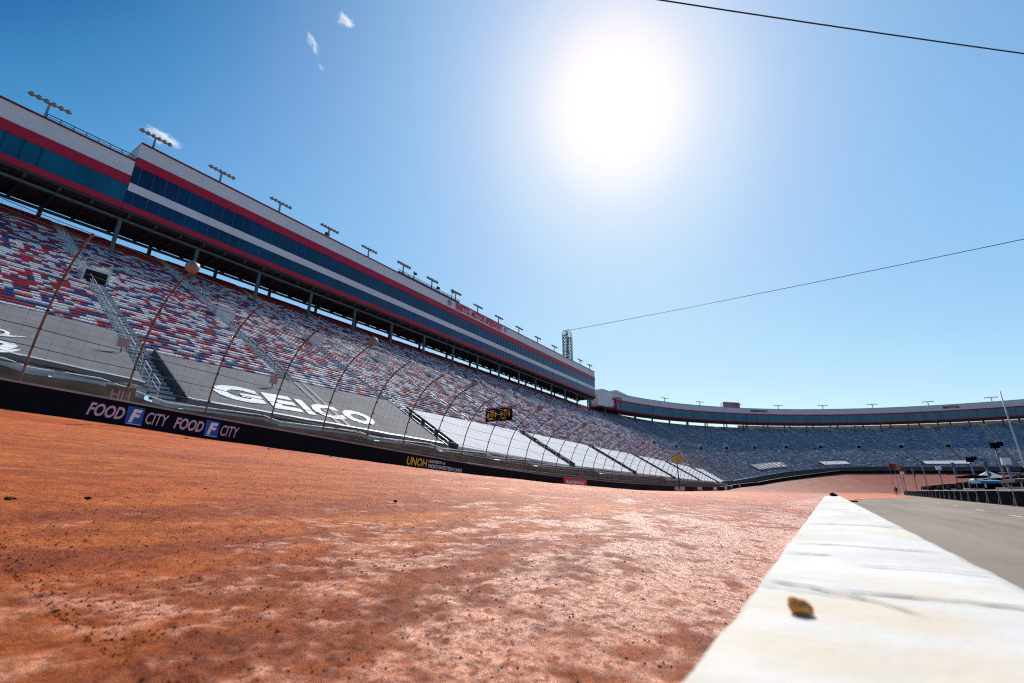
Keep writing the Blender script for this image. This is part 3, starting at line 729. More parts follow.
for kb,(o,a,b) in tarps.items():
    if 11<a<14:
        for ch,a0,a1,r0,r1 in (('G',15.4,18.9,6.95,9.75),('E',19.3,21.7,6.6,9.5),('I',22.05,22.75,6.4,9.3),('C',23.0,25.8,6.25,9.0),('O',26.0,29.2,6.0,8.75)):
            tarp_text(ch,a0,a1,r0*KR,r1*KR,m_lettw,o,0,.05)
        for sa in (24.1,25.0):       # overlap where two sheets are laced together
            iv=np.linspace(float(np.interp(dfront(sa),drow(np.arange(NR),sa),np.arange(NR)))+.3,13.9*KR,24)
            Pq=np.stack([pt(np.full(24,q),drow(iv,q)+.15,tarp_z(q,iv)+.085) for q in (sa,sa+.42)],0); mb=MB(); grid(mb,Pq); mb.build('seam_strip',m_seam,o)
    elif a<-1:
        pass
    elif a<11:
        def stroke(pts,wd):
            p=np.array(pts); t=np.linspace(0,1,30); k=np.linspace(0,1,len(p)); S_=np.interp(t,k,p[:,0]); D_=np.interp(t,k,p[:,1])
            S_=np.convolve(np.pad(S_,2,'edge'),np.ones(5)/5,'valid'); D_=np.convolve(np.pad(D_,2,'edge'),np.ones(5)/5,'valid')
            w_=np.interp(t,np.linspace(0,1,len(wd)),wd); ds,dd_=np.gradient(S_),np.gradient(D_); L_=np.hypot(ds,dd_)+1e-9
            P=[]
            for sg_ in (-1,1):
                ss_=S_-sg_*dd_/L_*w_/2; d_=D_+sg_*ds/L_*w_/2; iv=d_/55.8*NR; P.append(pt(ss_,drow(iv,0)+.15,tarp_z(ss_,iv)+.088))
            mb=MB(); grid(mb,np.stack(P,1)); mb.build('lettering',m_lettw,o)
        stroke([(3.6,10.9),(4.6,10.9),(5.12,10.77),(5.26,10.6),(5.2,10.23),(4.91,9.98),(4.3,9.8)],[.16,.2,.22,.2,.16])
        stroke([(4.2,9.75),(4.91,9.98),(5.36,10.13),(6.09,10.5)],[.28,.24,.18,.02])
        stroke([(3.6,9.3),(4.87,9.02),(5.1,8.95),(5.52,9.02)],[.2,.3,.3,.16])
        stroke([(5.45,9.0),(5.19,8.55),(4.85,8.0)],[.35,.5,.4])
        stroke([(4.0,7.5),(4.83,7.72),(5.16,7.9),(5.41,8.18),(5.67,8.46)],[.2,.24,.24,.2,.03])
        stroke([(5.41,7.76),(5.56,7.7),(5.66,7.64)],[.05,.07,.05])
# --- the turn
gt=empty('grandstand','slate blue grandstand curving round the far banked turn','grandstand')
build_deck(gt,S0+5,S0+185,3.,m_deck)
def colt(i,s,r):
    up=i>NR*.40+2*math.sin(s*.2)
    if up: return 0 if r<.80 else (1 if r<.84 else (2 if r<.93 else 3))
    return 2 if r<.66 else (0 if r<.84 else (1 if r<.92 else 3))
S,I,C=seat_arrays(S0+7,S0+183,lambda b: np.full(len(b),3),.58,colt)
order=np.argsort(np.hypot(pt(S,drow(I,S),0)[:,0],pt(S,drow(I,S),0)[:,1])); big=order[:100]; rest=order[100:]
mats_t=[m_seatg,m_seatw,m_seatt,m_seatb]
mb=MB(); seat_boxes(mb,S[rest],I[rest],C[rest],.255); o=mb.build('seats',mats_t,gt); o['kind']='stuff'
for k in big:
    mb=MB(); seat_boxes(mb,S[k:k+1],I[k:k+1],C[k:k+1]*0,.255); mb.build('seat',mats_t[int(C[k])],gt)
for s in AISLE:
    if s>S0+2: 
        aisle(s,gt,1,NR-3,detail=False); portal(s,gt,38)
mb=MB(); sst=np.arange(S0+5,S0+185,2.); 
grid(mb,np.stack([pt(sst,3.0,zwall(sst)+.5),pt(sst,3.0,zrow(1,sst)+.5),pt(sst,3.2,zrow(1,sst)+.5)],1),flip=False); mb.build('front_wall',m_dsteel,gt)
# letters laid on the turn's lower rows
def turn_tarp(s0,s1,i0,i1,body,lab):
    P=[]
    for s in np.linspace(s0,s1,12):
        iv=np.linspace(i0,i1,4); P.append(pt(np.full(4,s),drow(iv,s)+.1,zrow(iv,s)+.85))
    mb=MB(); P=np.array(P); grid(mb,P); Q=P.copy(); Q[:,:,2]-=.05; grid(mb,Q,flip=True)
    plain=body is None
    o=mb.build('seat_tarp',m_tarpw if plain else M('tarp_slate',(.17,.18,.2),.6,.3),loc=tuple(P[0,0])); tag(o,lab,'tarp','tarps over the lowest seat rows')
    if body:
        sm=(s0+s1)/2; n=len(body)
        a=s0+.5; w=(s1-s0-1)/n
        for k,ch in enumerate(body):
            sa=a+k*w; tan,out=frame(sa+w/2); sl=np.array([*(out[:2]*float(drow(1,220)-drow(0,220))),float(zrow(1,220)-zrow(0,220))]); L=np.linalg.norm(sl)
            org=pt(sa,float(drow(i0+.4,sa))+.1,float(zrow(i0+.4,sa))+.93); text('lettering',ch,m_lettw,o,org,tan,sl/L,w*.9*1.08,(i1-i0-.8)*L,.1,.06,.03)
turn_tarp(207,222,6,13,'ELECTRO','slate tarp with white block letters on the near part of the far turn')
turn_tarp(237,247,5,10,None,'plain white tarp low on the middle of the far turn')
turn_tarp(272,285,5,10,None,'white tarp low on the far turn above the pit boxes')

# ------------------------------------------------------------------ suite buildings
def bands(parent, quadfun, blist):
    for name,z0,z1,d0,d1,mat in blist: 
        mb=MB(); quadfun(mb,z0+H0,z1+H0,d0,d1); mb.build(name,mat,parent)
def straight(ya,yb):
    def f(mb,z0,z1,d0,d1): mb.box(((-72-d0-72-d1)/2,(ya+yb)/2,(z0+z1)/2),((d1-d0)/2,(yb-ya)/2,(z1-z0)/2))
    return f
def col_and_soffit(par,ya,yb,zb,cols,xback=-80):
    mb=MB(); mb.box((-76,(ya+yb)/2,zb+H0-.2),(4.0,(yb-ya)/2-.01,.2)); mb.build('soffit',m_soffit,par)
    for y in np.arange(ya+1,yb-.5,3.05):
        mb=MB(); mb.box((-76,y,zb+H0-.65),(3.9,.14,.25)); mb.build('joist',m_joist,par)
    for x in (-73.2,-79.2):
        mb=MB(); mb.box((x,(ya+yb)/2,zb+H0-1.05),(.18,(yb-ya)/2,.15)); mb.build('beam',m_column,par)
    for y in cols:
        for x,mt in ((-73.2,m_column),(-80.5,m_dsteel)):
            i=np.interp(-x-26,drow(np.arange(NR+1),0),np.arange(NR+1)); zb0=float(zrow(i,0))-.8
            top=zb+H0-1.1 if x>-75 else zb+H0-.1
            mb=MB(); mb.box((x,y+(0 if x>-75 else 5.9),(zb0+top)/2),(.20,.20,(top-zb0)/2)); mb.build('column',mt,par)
sb=empty('suite_building','lower suite block with teal glass at the left end of the stand roof','building')
fy=straight(-40,15.7)
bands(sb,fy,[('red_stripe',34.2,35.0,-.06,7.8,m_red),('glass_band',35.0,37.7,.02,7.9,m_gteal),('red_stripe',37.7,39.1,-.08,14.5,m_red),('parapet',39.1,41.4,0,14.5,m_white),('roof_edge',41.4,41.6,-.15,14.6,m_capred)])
col_and_soffit(sb,-40,15.7,34.2,[-33,-21,-9,4.])
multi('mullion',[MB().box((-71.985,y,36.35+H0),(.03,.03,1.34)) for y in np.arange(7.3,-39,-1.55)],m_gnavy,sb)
mb=MB(); mb.box((-73.4,11.2,42.0+H0),(.08,4.4,.35)); mb.build('roof_upstand',m_white,sb)
mb=MB()
for y in np.linspace(6.8,15.6,8): mb.bar((-73.3,y,41.6+H0),(-73.3,y,42.95+H0),.07)
mb.bar((-73.3,6.8,42.95+H0),(-73.3,15.6,42.95+H0),.08); mb.bar((-73.3,6.8,42.6+H0),(-73.3,15.6,42.6+H0),.05)
mb.build('roof_railing',m_dsteel,sb)
s2=empty('suite_building','long two storey suite block with navy glass and a white band above the stand','building')
YA,YB=15.75,170.
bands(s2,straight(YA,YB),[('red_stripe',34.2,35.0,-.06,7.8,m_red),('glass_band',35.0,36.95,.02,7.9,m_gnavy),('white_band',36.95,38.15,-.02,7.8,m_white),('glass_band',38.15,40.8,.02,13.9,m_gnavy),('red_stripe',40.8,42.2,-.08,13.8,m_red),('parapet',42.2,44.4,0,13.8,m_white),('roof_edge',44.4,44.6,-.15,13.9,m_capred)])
col_and_soffit(s2,YA,YB,34.2,[16.2,25.6,35.0,44.6,54.3,64,74,84.3,94.4,104.5,115,125,135.6,145.5,155.5,165])
multi('mullion',[MB().box((-71.985,y,z+H0),(.03,.03,h)) for y in np.arange(YA+.8,YB,1.55) for z,h in ((35.98,.97),(39.48,1.32))],M('mullion_teal',(.06,.12,.17),.5,.4),s2)
text('lettering','BRISTOL MOTOR SPEEDWAY',m_bred,s2,(-71.985,83.0,42.55+H0),(0,1,0),(0,0,1),21.,1.75,0,.05,.05)
mb=MB(); mb.tube([(-71.99,80.7,43.4+H0),(-71.93,80.7,43.4+H0)],.8,12); mb.build('round_emblem',M('emblem_slate',(.25,.28,.38),.5,.3),s2)
mb=MB(); mb.tube([(-71.99,105.6,43.4+H0),(-71.93,105.6,43.4+H0)],.8,12); mb.build('round_emblem',M('emblem_pink',(.5,.35,.4),.5,.3),s2)
mb=MB()
for y in np.arange(64.,85.5,1.5): mb.bar((-72.6,y,44.6+H0),(-72.6,y,45.75+H0),.07)
for z in (45.75,45.4,45.05): mb.bar((-72.6,64,z+H0),(-72.6,85.2,z+H0),.09)
mb.build('roof_railing',m_dsteel,s2)
mb=MB(); mb.box((-72.8,74.5,45.0+H0),(.06,10.6,.38)); mb.build('roof_screen',m_dsteel,s2)
# roof cameras / small masts
for k,(y,h,lab) in enumerate(((45.5,1.0,'small dark aerial on the long suite roof left of the railing'),(69,2.6,'thin pole rising from the suite roof beside the second T shaped lamp'),(77.,1.9,'camera on a tripod at the middle of the roof railing'),(82.5,3.1,'hooked dark mast at the right end of the roof railing'))):
    r=empty('roof_mast',lab,'mast',loc=(-73,y,44.5+H0)); mb=MB(); mb.bar((-73,y,44.5+H0),(-73,y,44.9+H0+h),.12); mb.build('pole',m_dsteel,r)
    mb=MB(); mb.box((-73,y+.35,44.9+H0+h*.8),(.2,.42,.22)); mb.build('head',m_dsteel,r)
# turn building
tb=empty('suite_building','single storey suite block with teal glass curving over the far turn','building')
sst=np.concatenate([np.arange(S0+7.,S0+34,3.),np.arange(S0+34,S0+187,2.5)])
def dB(s): return np.interp(s,[S0,S0+12,S0+30,S0+60,S0+400],[46.,46.,44,42.,42.])
def ring(mb,z0,z1,d0,d1):
    b=dB(sst); o_=np.ones(len(sst))
    P=np.stack([pt(sst,b+d1,z0*o_),pt(sst,b+d1,z1*o_),pt(sst,b+d0,z1*o_),pt(sst,b+d0,z0*o_),pt(sst,b+d1,z0*o_)],1)
    grid(mb,P,flip=False); mb.add(P[0,:4],[(3,2,1,0)]); mb.add(P[-1,:4],[(0,1,2,3)])
bands(tb,ring,[('red_stripe',31.5,32.0,-.08,6.4,m_red),('glass_band',32.0,35.3,.03,6.5,m_gteal),('red_stripe',35.3,35.9,-.1,6.4,m_red),('parapet',35.9,38.4,0,6.4,m_white),('roof_edge',38.4,38.6,-.12,6.5,m_steel),('soffit',31.0,31.498,.3,6.,m_soffit)])
ml=[]
for s in np.arange(S0+10,S0+185,4.0):
    tan,out=frame(s); ml.append(MB().boxes([pt(s,float(dB(s))-.01,33.6+H0)],tan*.06,out*.05,(0,0,1.49)))
multi('mullion',ml,m_dsteel,tb)
for s in np.arange(S0+9,S0+184,7.):
    for dd,mt,q in ((1.0,m_column,0),(6.0,m_dsteel,3.5)):
        d=float(dB(s+q))+dd-.2; i=np.interp(d,drow(np.arange(NR+1),s+q),np.arange(NR+1)); z0=float(zrow(i,s+q))-.8
        mb=MB(); p=pt(s+q,d,0); mb.boxes([(p[0],p[1],(z0+31.0+H0)/2)],(.24,0,0),(0,.24,0),(0,0,(31.0+H0-z0)/2)); mb.build('column',mt,tb)
# pale back parapet behind the top row of the turn
mb=MB(); sb_=np.arange(S0+66,S0+187,3.); dtop=drow(NR,sb_)
grid(mb,np.stack([pt(sb_,dtop+1.2,zrow(NR,sb_)-1),pt(sb_,dtop+1.2,zrow(NR,sb_)+1.35),pt(sb_,dtop+1.5,zrow(NR,sb_)+1.35),pt(sb_,dtop+1.5,zrow(NR,sb_)-1)],1)); mb.build('back_wall',M('back_wall_grey',(.42,.42,.42),.8,.2),tb)
# raised red and white end bay next to the long block
eb=empty('end_pavilion','white end pavilion with red framed teal window joining the two suite blocks','building')
prof=[(171.,38.0-2.4),(178,37.0),(187,39.4),(200,38.7)]
mb=MB()
ysb=np.array([171.5,178,188,199.]); xs=np.array([-71.6,-70.9,-70.0,-68.3]); top=np.array([36.4,37.6,40.1,39.2])+H0; bot=np.array([31.5,31.5,33.,34.6])+H0
Pp=np.stack([np.stack([xs-3.5,ysb+1.5,bot],-1),np.stack([xs-3.5,ysb+1.5,top],-1),np.stack([xs,ysb,top],-1),np.stack([xs,ysb,bot],-1),np.stack([xs-3.5,ysb+1.5,bot],-1)],1)
grid(mb,Pp); mb.add(Pp[0,:4],[(3,2,1,0)]); mb.add(Pp[-1,:4],[(0,1,2,3)]); mb.build('wall',m_white,eb)
mb=MB(); 
mb.bar((-69.6,186,34.6+H0),(-68.0,199.6,35.6+H0),.4,.7); mb.bar((-69.6,185.5,31.6+H0),(-68.0,199.6,32.0+H0),.4,.7); mb.bar((-69.6,185.8,31.6+H0),(-69.6,185.8,35.6+H0),.4,.7); mb.bar((-69.2,190,31.6+H0),(-69.2,190,35.2+H0),.4,.5)
mb.bar((-69.7,184.,35.6+H0),(-69.3,188.,36.6+H0),.4,.6); mb.bar((-69.3,188,36.6+H0),(-68.,199.6,35.9+H0),.4,.6)
mb.build('red_frame',m_red,eb)
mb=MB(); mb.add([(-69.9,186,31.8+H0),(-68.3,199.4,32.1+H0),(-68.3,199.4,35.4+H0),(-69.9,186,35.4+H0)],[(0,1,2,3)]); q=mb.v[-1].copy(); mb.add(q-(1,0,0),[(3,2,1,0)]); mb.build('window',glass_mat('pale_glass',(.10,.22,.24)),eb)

# ------------------------------------------------------------------ floodlights on the roofs
def make_rack(n,L,h):
    root=empty('floodlight_rack'); mb=MB(); mb.bar((0,0,0),(0,0,h),.22); mb.bar((.35,0,0),(.05,0,h*.55),.1); mb.build('mast',m_steel,root)
    mb=MB(); mb.bar((0,-L/2,h),(0,L/2,h),.14); mb.build('crossbar',m_steel,root)
    for k in range(n):
        y=-L/2+L*(k+.5)/n; mb=MB(); ax=np.array([.75,0,-.45]); ax/=np.linalg.norm(ax); c=np.array([.05,y,h+.02])
        mb.tube([c-ax*.18,c-ax*.1,c+ax*.16,c+ax*.30],[.08,.18,.27,.29],10); o=mb.build('lamp',m_lamp,root)
        mb=MB(); mb.tube([c+ax*.302,c+ax*.325],[.26,.26],10); mb.build('lens',m_lens,o)
    return root
rk=make_rack(6,4.0,2.6); first=True
RY=[(6.6,42.2),(17.2,44.5),(26.2,44.5),(36.0,44.5),(45.9,44.5),(55.5,44.5),(65.3,44.5),(74.7,44.5),(83.6,44.5),(93,44.5),(103,44.5),(114,44.5),(125.5,44.5),(137,44.5),(158,44.5),(167,44.5)]
for k,(y,z) in enumerate(RY):
    o=rk if first else copy_obj(rk); first=False
    o.location=(-72.7,y,z+H0-.3); 
    if k==0: o.location.z=41.5+H0
    if k>=6: o.scale=(1,1,1.25 if k<9 else 1.0)
    lab='floodlight rack on the railed lower roof at the far left' if k==0 else '%s floodlight rack from the left on the long suite roof'%ORD[k-1]
    tag(o,lab,'floodlight','floodlight racks on the suite roofs')
rk2=None
for k,s in enumerate(np.arange(S0+36,S0+185,14.)):
    o=copy_obj(rk); tan,out=frame(s); p=pt(s,float(dB(s))+1.,38.5+H0); o.location=p; o.rotation_euler=(0,0,math.atan2(tan[1],tan[0])-PI/2); o.scale=(1.,1.15,.8)
    tag(o,'%s floodlight rack from the left on the curved roof of the far turn'%ORD[k],'floodlight','floodlight racks on the suite roofs')
# roof signs on the turn
for s,L,h,mt,lab in ((S0+62,9,2.6,M('sign_pinkred',(.55,.20,.26),.6,.3),'pale red sign box on the roof where the far turn begins'),(S0+59,3.,3.1,m_dsteel,'dark equipment frame beside the red sign box on the curved roof'),(S0+149,6,2.2,m_dsteel,'cluster of dark masts on the curved roof at the right')):
    tan,out=frame(s); p=pt(s,float(dB(s))+1.4,38.5+H0); r=empty('roof_sign' if mt is not m_dsteel else 'roof_frame',lab,'sign' if mt is not m_dsteel else 'frame',loc=tuple(p)); mb=MB()
    if mt is not m_dsteel: mb.boxes([p+(0,0,h/2+.3)],tan*L/2,out*.3,(0,0,h/2)); mb.build('panel',mt,r)
    else:
        for q in np.linspace(-1,1,5): mb.bar(p+tan*L/2*q,p+tan*L/2*q+(0,0,h*(.7+.3*math.sin(q*7))),.16)
        mb.bar(p-tan*L/2+(0,0,h*.7),p+tan*L/2+(0,0,h*.7),.15); mb.bar(p-tan*L/2+(0,0,h*.3),p+tan*L/2+(0,0,h*.3),.15); mb.build('frame',m_dsteel,r)
    mb=MB()
    for q in (-.8,.8): mb.bar(p+tan*L/2*q,p+tan*L/2*q+(0,0,.4),.2)
    mb.build('foot',m_dsteel,r)
for s,body in ((S0+72,'SPEEDWAY'),(S0+127,'BRISTOL')):
    tan,out=frame(s); p=pt(s-4,float(dB(s))-.25,36.7+H0); text('lettering',body,m_capred,tb,p,tan,(0,0,1),9 if s<S0+100 else 6,1.1,0,.03)

# ------------------------------------------------------------------ truss tower and cables
tt=empty('truss_tower','dark lattice tower with rounded top standing on the end of the long suite roof','tower',loc=(-74,150,44.4+H0))
zb,zt=44.3+H0,54.3+H0
for y in (148.2,152.2):
    mb=MB()
    cs=[(-74.7,y-.55),(-73.3,y-.55),(-73.3,y+.55),(-74.7,y+.55)]
    for c in cs: mb.bar((*c,zb),(*c,zt),.2)
    for k in range(8):
        z0=zb+k*(zt-zb)/8; z1=z0+(zt-zb)/8
        for a,b in zip(cs,cs[1:]+cs[:1]): mb.bar((*a,z0),(*b,z1),.11); mb.bar((*a,z1),(*b,z1),.11)
    mb.build('lattice_leg',m_dsteel,tt)
mb=MB()
for x in (-74.7,-73.3):
    for r in (2.55,1.5): mb.tube([(x,150.2+r*math.cos(a),zt+1.0*r*math.sin(a)*1.05) for a in np.linspace(0,PI,13)],.11,5)
for a in np.linspace(0,PI,9):
    mb.bar((-74.7,150.2+2.55*math.cos(a),zt+2.6*math.sin(a)),(-73.3,150.2+1.5*math.cos(a),zt+1.55*math.sin(a)),.09)
mb.build('arch',m_dsteel,tt)
mb=MB(); mb.tube([(-74,150.2+1.0*math.cos(a),zt+.1+1.0*math.sin(a)) for a in np.linspace(0,2*PI,17)],.1,5); mb.bar((-74,150.2,zb+.5),(-74,150.2,zt),.28); mb.bar((-74,148.2,zb+4),(-74,152.2,zb+4),.16); mb.build('pulley',m_dsteel,tt)
def cable(p,q,sag,r,lab,n=40):
    p=np.array(p,float);q=np.array(q,float); t=np.linspace(0,1,n); P=p+(q-p)*t[:,None]; P[:,2]-=sag*4*t*(1-t)
    mb=MB(); mb.tube(P,r,6); o=mb.build('overhead_cable',m_wire,loc=tuple(p)); tag(o,lab,'cable')
c0=np.array([-73.9,150.2,zt+2.4]); d1=np.array([.81,2.49,1.])*52+np.array([0,0,H0]); dirn=(d1-c0)
cable(c0,c0+dirn*1.9,1.5,.075,'thin cable running from the lattice tower across the sky to the right')
p1=np.array([-.16,.76,1.])*30+np.array([0,0,H0]); p2=np.array([.55,1.37,1.])*30+np.array([0,0,H0]); dd=p2-p1
cable(p1-dd*3.5+np.array([0,0,5.]),p2+dd*3.5+np.array([0,0,5.]),5.05,.05,'thick dark cable crossing the top right corner of the sky')
for b in (c0+dirn*1.9,p2+dd*3.5,p1-dd*3.5): pass

# ------------------------------------------------------------------ pit wall and equipment
def pitx(y): return 9.7+(y-41.8)*.0508
pw=empty('pit_barrier','dark panelled pit barrier with pale top rail on the right behind the road','barrier',loc=(9.7,41.8,0))
for k,y in enumerate(np.arange(26.2,150,4.2)):
    a=np.array((pitx(y),y,0.)); b=np.array((pitx(y+4.0),y+4.0,0.))
    mb=MB(); mb.bar(a+(0,0,.47),b+(0,0,.47),.10,.86); mb.build('panel',m_canblk,pw)
    mb=MB(); mb.bar(a-(.05,.05,0),a+(-.05,-.05,1.05),.08); mb.bar(a+(-.22,-.05,0),a+(-.06,-.05,.7),.035); mb.build('panel_post',m_steel,pw)
mb=MB(); mb.bar((pitx(26.2),26.2,.98),(pitx(150),150,.98),.14,.07); mb.build('top_rail',m_rail,pw)
def war_wagon(y,off,colm,canm,lab,w=2.0,h=2.3,canopy=True,screens=2):
    x=pitx(y)+off; r=empty('pit_cart',lab,'pit cart','pit carts behind the barrier',loc=(x,y,0))
    mb=MB(); mb.box((x,y,.72),(.7,w/2,.5)); bd=mb.build('cabinet',colm,r)
    mb=MB(); mb.boxes([(x-.71,y+q*w/2*.62,.55+.27*j) for q in (-1,0,1) for j in range(3)],(.012,0,0),(0,w*.13,0),(0,0,.10)); mb.build('drawer',m_steel,bd)
    for sx in (-.5,.5):
        for sy in (-.38,.38):
            mb=MB(); mb.tube([(x+sx-.06,y+sy*w,.16),(x+sx+.06,y+sy*w,.16)],.16,10); mb.build('wheel',m_rubber,r)
    mb=MB(); mb.box((x+.1,y,1.25),(.55,w/2*.9,.03)); mb.box((x+.35,y,1.55),(.05,w/2*.85,.30)); mb.build('bench_seat',m_canblk,r)
    if canopy:
        mb=MB()
        for sx in (-.6,.6):
            for sy in (-.48,.48): mb.bar((x+sx,y+sy*w,1.2),(x+sx,y+sy*w,h),.06)
        mb.build('canopy_pole',m_rail,r)
        mb=MB(); V=[(x-.95,y-w*.58,h),(x+.95,y-w*.58,h),(x+.95,y+w*.58,h),(x-.95,y+w*.58,h),(x,y-w*.2,h+.12),(x,y+w*.2,h+.12)]
        V2=[(a,b,c-.22) for a,b,c in V[:4]]
        mb.add(V+V2,[(0,1,4),(1,2,5,4),(2,3,5),(3,0,4,5),(6,7,1,0),(7,8,2,1),(8,9,3,2),(9,6,0,3),(9,8,7,6)]); mb.build('canopy',canm,r)
    for k in range(screens):
        mb=MB(); mb.box((x-.3,y-w*.25+k*w*.5,1.62),(.04,.32,.22)); mb.build('screen',m_dark,r)
war_wagon(44,2.2,M('cab_royal',(.02,.03,.22),.4,.5),m_canblk,'royal blue pit cart at the right edge behind the barrier',3.0,2.4)
war_wagon(50,2.0,m_white,M('canopy_dusk',(.10,.08,.085),.7,.2),'white pit cart under a dusky grey canopy',3.0,1.75)
war_wagon(57,2.4,m_white,m_canblk,'white pit cart without roof next to the black canopy',2.6,2.3,False)
war_wagon(63.5,2.1,m_canblk,m_canblue,'black pit cart under a bright blue canopy',3.4,1.85)
war_wagon(71,2.0,m_white,m_canblk,'white pit cart under a black canopy left of the blue one',2.8,2.5)
war_wagon(80,2.0,m_green,m_canblk,'green pit cart without roof among dark ones',2.8,2.2,False)
war_wagon(90,2.2,m_canblk,m_canblk,'black pit cart with tall screens behind the green cart',3,2.2,False)
war_wagon(101,2.2,m_dsteel,m_canblk,'grey pit cart in the row before the flags',3,2.2,False)
war_wagon(112,2.,m_canblk,m_canblk,'black pit cart nearest the flags with no roof',3,2.2,False)
war_wagon(126,2.,m_white,m_canwht,'white pit cart below the flags at the far end',3,2.6,False)
for y,off,mt,lab,h in ((47,6.5,m_canblk,'black canopied cart in the back row behind the royal blue one',2.6),(54,6.,m_canblk,'black canopied cart in the back row behind the dusky grey canopy',2.5),(61,6.3,m_canblk,'black canopied cart in the back row right of the blue canopy',2.4),(68,6.,m_dsteel,'grey canopied cart in the back row behind the blue canopy',2.7),(75,6.4,m_canblk,'black canopied cart in the back row left of the blue canopy',2.5),(85,6.2,m_canblk,'black canopied cart in the back row behind the green cart',2.5),(96,6.,m_dsteel,'grey canopied cart in the back row past the green cart',2.5)):
    war_wagon(y,off,m_canblk,mt,lab,3.2,h)
for y in np.arange(72,142,4.6):
    war_wagon(float(y),3.9+.5*math.sin(y),m_canblk if int(y)%3 else m_dsteel,m_canblk,'dark covered pit cart in the packed row behind the far half of the barrier',3.4,1.75+.25*math.sin(y*1.7))
def tent(x,y,lab,w,h,mt):
    r=empty('canopy_tent',lab,'tent',loc=(x,y,0)); mb=MB()
    for a in (-1,1):
        for b in (-1,1): mb.bar((x+a*w,y+b*w,0),(x+a*w,y+b*w,h),.09)
    mb.build('tent_leg',m_rail,r); mb=MB(); k=.15
    mb.add([(x-w-k,y-w-k,h),(x+w+k,y-w-k,h),(x+w+k,y+w+k,h),(x-w-k,y+w+k,h),(x,y,h+1.2),(x-w-k,y-w-k,h-.3),(x+w+k,y-w-k,h-.3),(x+w+k,y+w+k,h-.3),(x-w-k,y+w+k,h-.3)],[(0,1,4),(1,2,4),(2,3,4),(3,0,4),(5,6,1,0),(6,7,2,1),(7,8,3,2),(8,5,0,3)]); mb.build('tent_roof',mt,r)
tent(.205*92,92,'white peaked tent standing above the carts',1.7,2.5,M('tent_grey_white',(.45,.45,.46),.7,.2))
def pole_thing(x,y,h,kind,lab):
    r=empty('pit_pole',lab,'pole','poles in the pits',loc=(x,y,0)); mb=MB(); mb.tube([(x,y,0),(x,y,h)],.09,6); mb.build('pole',m_steel,r)
    if kind=='box': mb=MB(); mb.box((x,y,h-.4),(.16,.18,.36)); mb.build('head',m_column,r); mb=MB(); mb.box((x+.1,y,h-1.5),(.12,.14,.2)); mb.build('speaker',m_column,r)
    if kind=='dark': mb=MB(); mb.box((x,y,h),(.32,.3,.28)); mb.build('head',m_canblk,r); mb=MB(); mb.box((x+.45,y,h+.15),(.2,.2,.22)); mb.build('lens_hood',m_canblk,r)
    if kind=='lamp': mb=MB(); mb.box((x,y,h),(.3,.25,.3)); mb.build('head',m_whitep,r); mb=MB(); mb.bar((x-.7,y,h-1),(x+.7,y,h-1),.08); mb.build('crossarm',m_steel,r)
for y,t,h,k,lab in ((133,.104,4.6,'lamp','slim pole with pale head at the left end of the carts'),(120,.118,5.2,'box','pole with a pale box left of the tall loudspeaker'),(108,.131,6.0,'box','tall pole with a wide grey loudspeaker box'),(99,.150,4.4,'lamp','thin pole with white tip left of the blue canopy'),(92,.168,4.9,'box','pole with a box between the thin pole and the white tent'),(83,.189,4.8,'dark','pole with dark head above the blue canopy'),(76,.205,4.3,'box','grey pole right under the white tent'),(70,.221,5.6,'dark','pole carrying a black camera box over the right hand carts'),(62,.228,3.6,'lamp','short pole beside the royal blue cart')):
    pole_thing(t*y,y,h,k,lab)
for x,y,h,mt,lab,dz in ((.089*138,138,6.9,m_flagr,'red flag hanging at the left end of the pit row',0),(.096*138,138.5,6.4,m_flagy,'yellow flag beside the red flag',0),(.101*134,134,5.6,m_flagr,'small red flag lower than the yellow one',0)):
    r=empty('flag',lab,'flag',loc=(x,y,0)); mb=MB(); mb.tube([(x,y,0),(x,y,h)],.04,5); mb.build('flag_pole',m_column,r)
    u=np.linspace(0,1.3,12); v=np.linspace(0,.9,6); U,Vv=np.meshgrid(u,v,indexing='ij')
    P=np.stack([x+U*.9+.04,y+.18*np.sin(U*4+Vv),h-Vv-.35*U*U*.4],-1); mb=MB(); grid(mb,P,smooth=True); Q=P+np.array([0,.01,0]); grid(mb,Q,smooth=True,flip=True); mb.build('cloth',mt,r)
# mast at the right
x,y=.246*58,58.; r=empty('tall_mast','tall bare grey mast rising above the carts at the right edge','mast',loc=(x,y,0))
mb=MB(); mb.tube([(x,y,0),(x-.05,y,4),(x-.1,y,9.6)],[.085,.07,.045],8); mb.build('pole',m_rail,r); mb=MB(); mb.box((x,y,.1),(.4,.4,.1)); mb.build('base',m_conc,r)
# person far down the road
def person(x,y,lab):
    me=bpy.data.meshes.new('person'); V=[(0,0,.95),(0,0,1.2),(0,0,1.42),(0,0,1.55),(0,.02,1.68),(-.11,0,.90),(-.12,.03,.50),(-.12,0,.08),(-.12,-.14,.04),(.11,0,.90),(.14,-.02,.50),(.15,.05,.08),(.15,-.09,.04),(-.21,0,1.40),(-.27,.02,1.12),(-.24,-.10,.88),(.21,0,1.40),(.28,.02,1.12),(.24,-.10,.88)]
    E=[(0,1),(1,2),(2,3),(3,4),(0,5),(5,6),(6,7),(7,8),(0,9),(9,10),(10,11),(11,12),(2,13),(13,14),(14,15),(2,16),(16,17),(17,18)]
    rad=[.15,.14,.15,.06,.11,.10,.07,.045,.04,.10,.07,.045,.04,.06,.045,.04,.06,.045,.04]
    me.from_pydata(V,E,[]); o=bpy.data.objects.new('person',me); COL.objects.link(o)
    md=o.modifiers.new('Skin','SKIN'); 
    for k,vv in enumerate(me.skin_vertices[0].data if me.skin_vertices else []): pass
    if not me.skin_vertices:
        bpy.context.view_layer.objects.active=o
    return o,rad
o,rad=person(0,0,'')
bpy.context.view_layer.update()
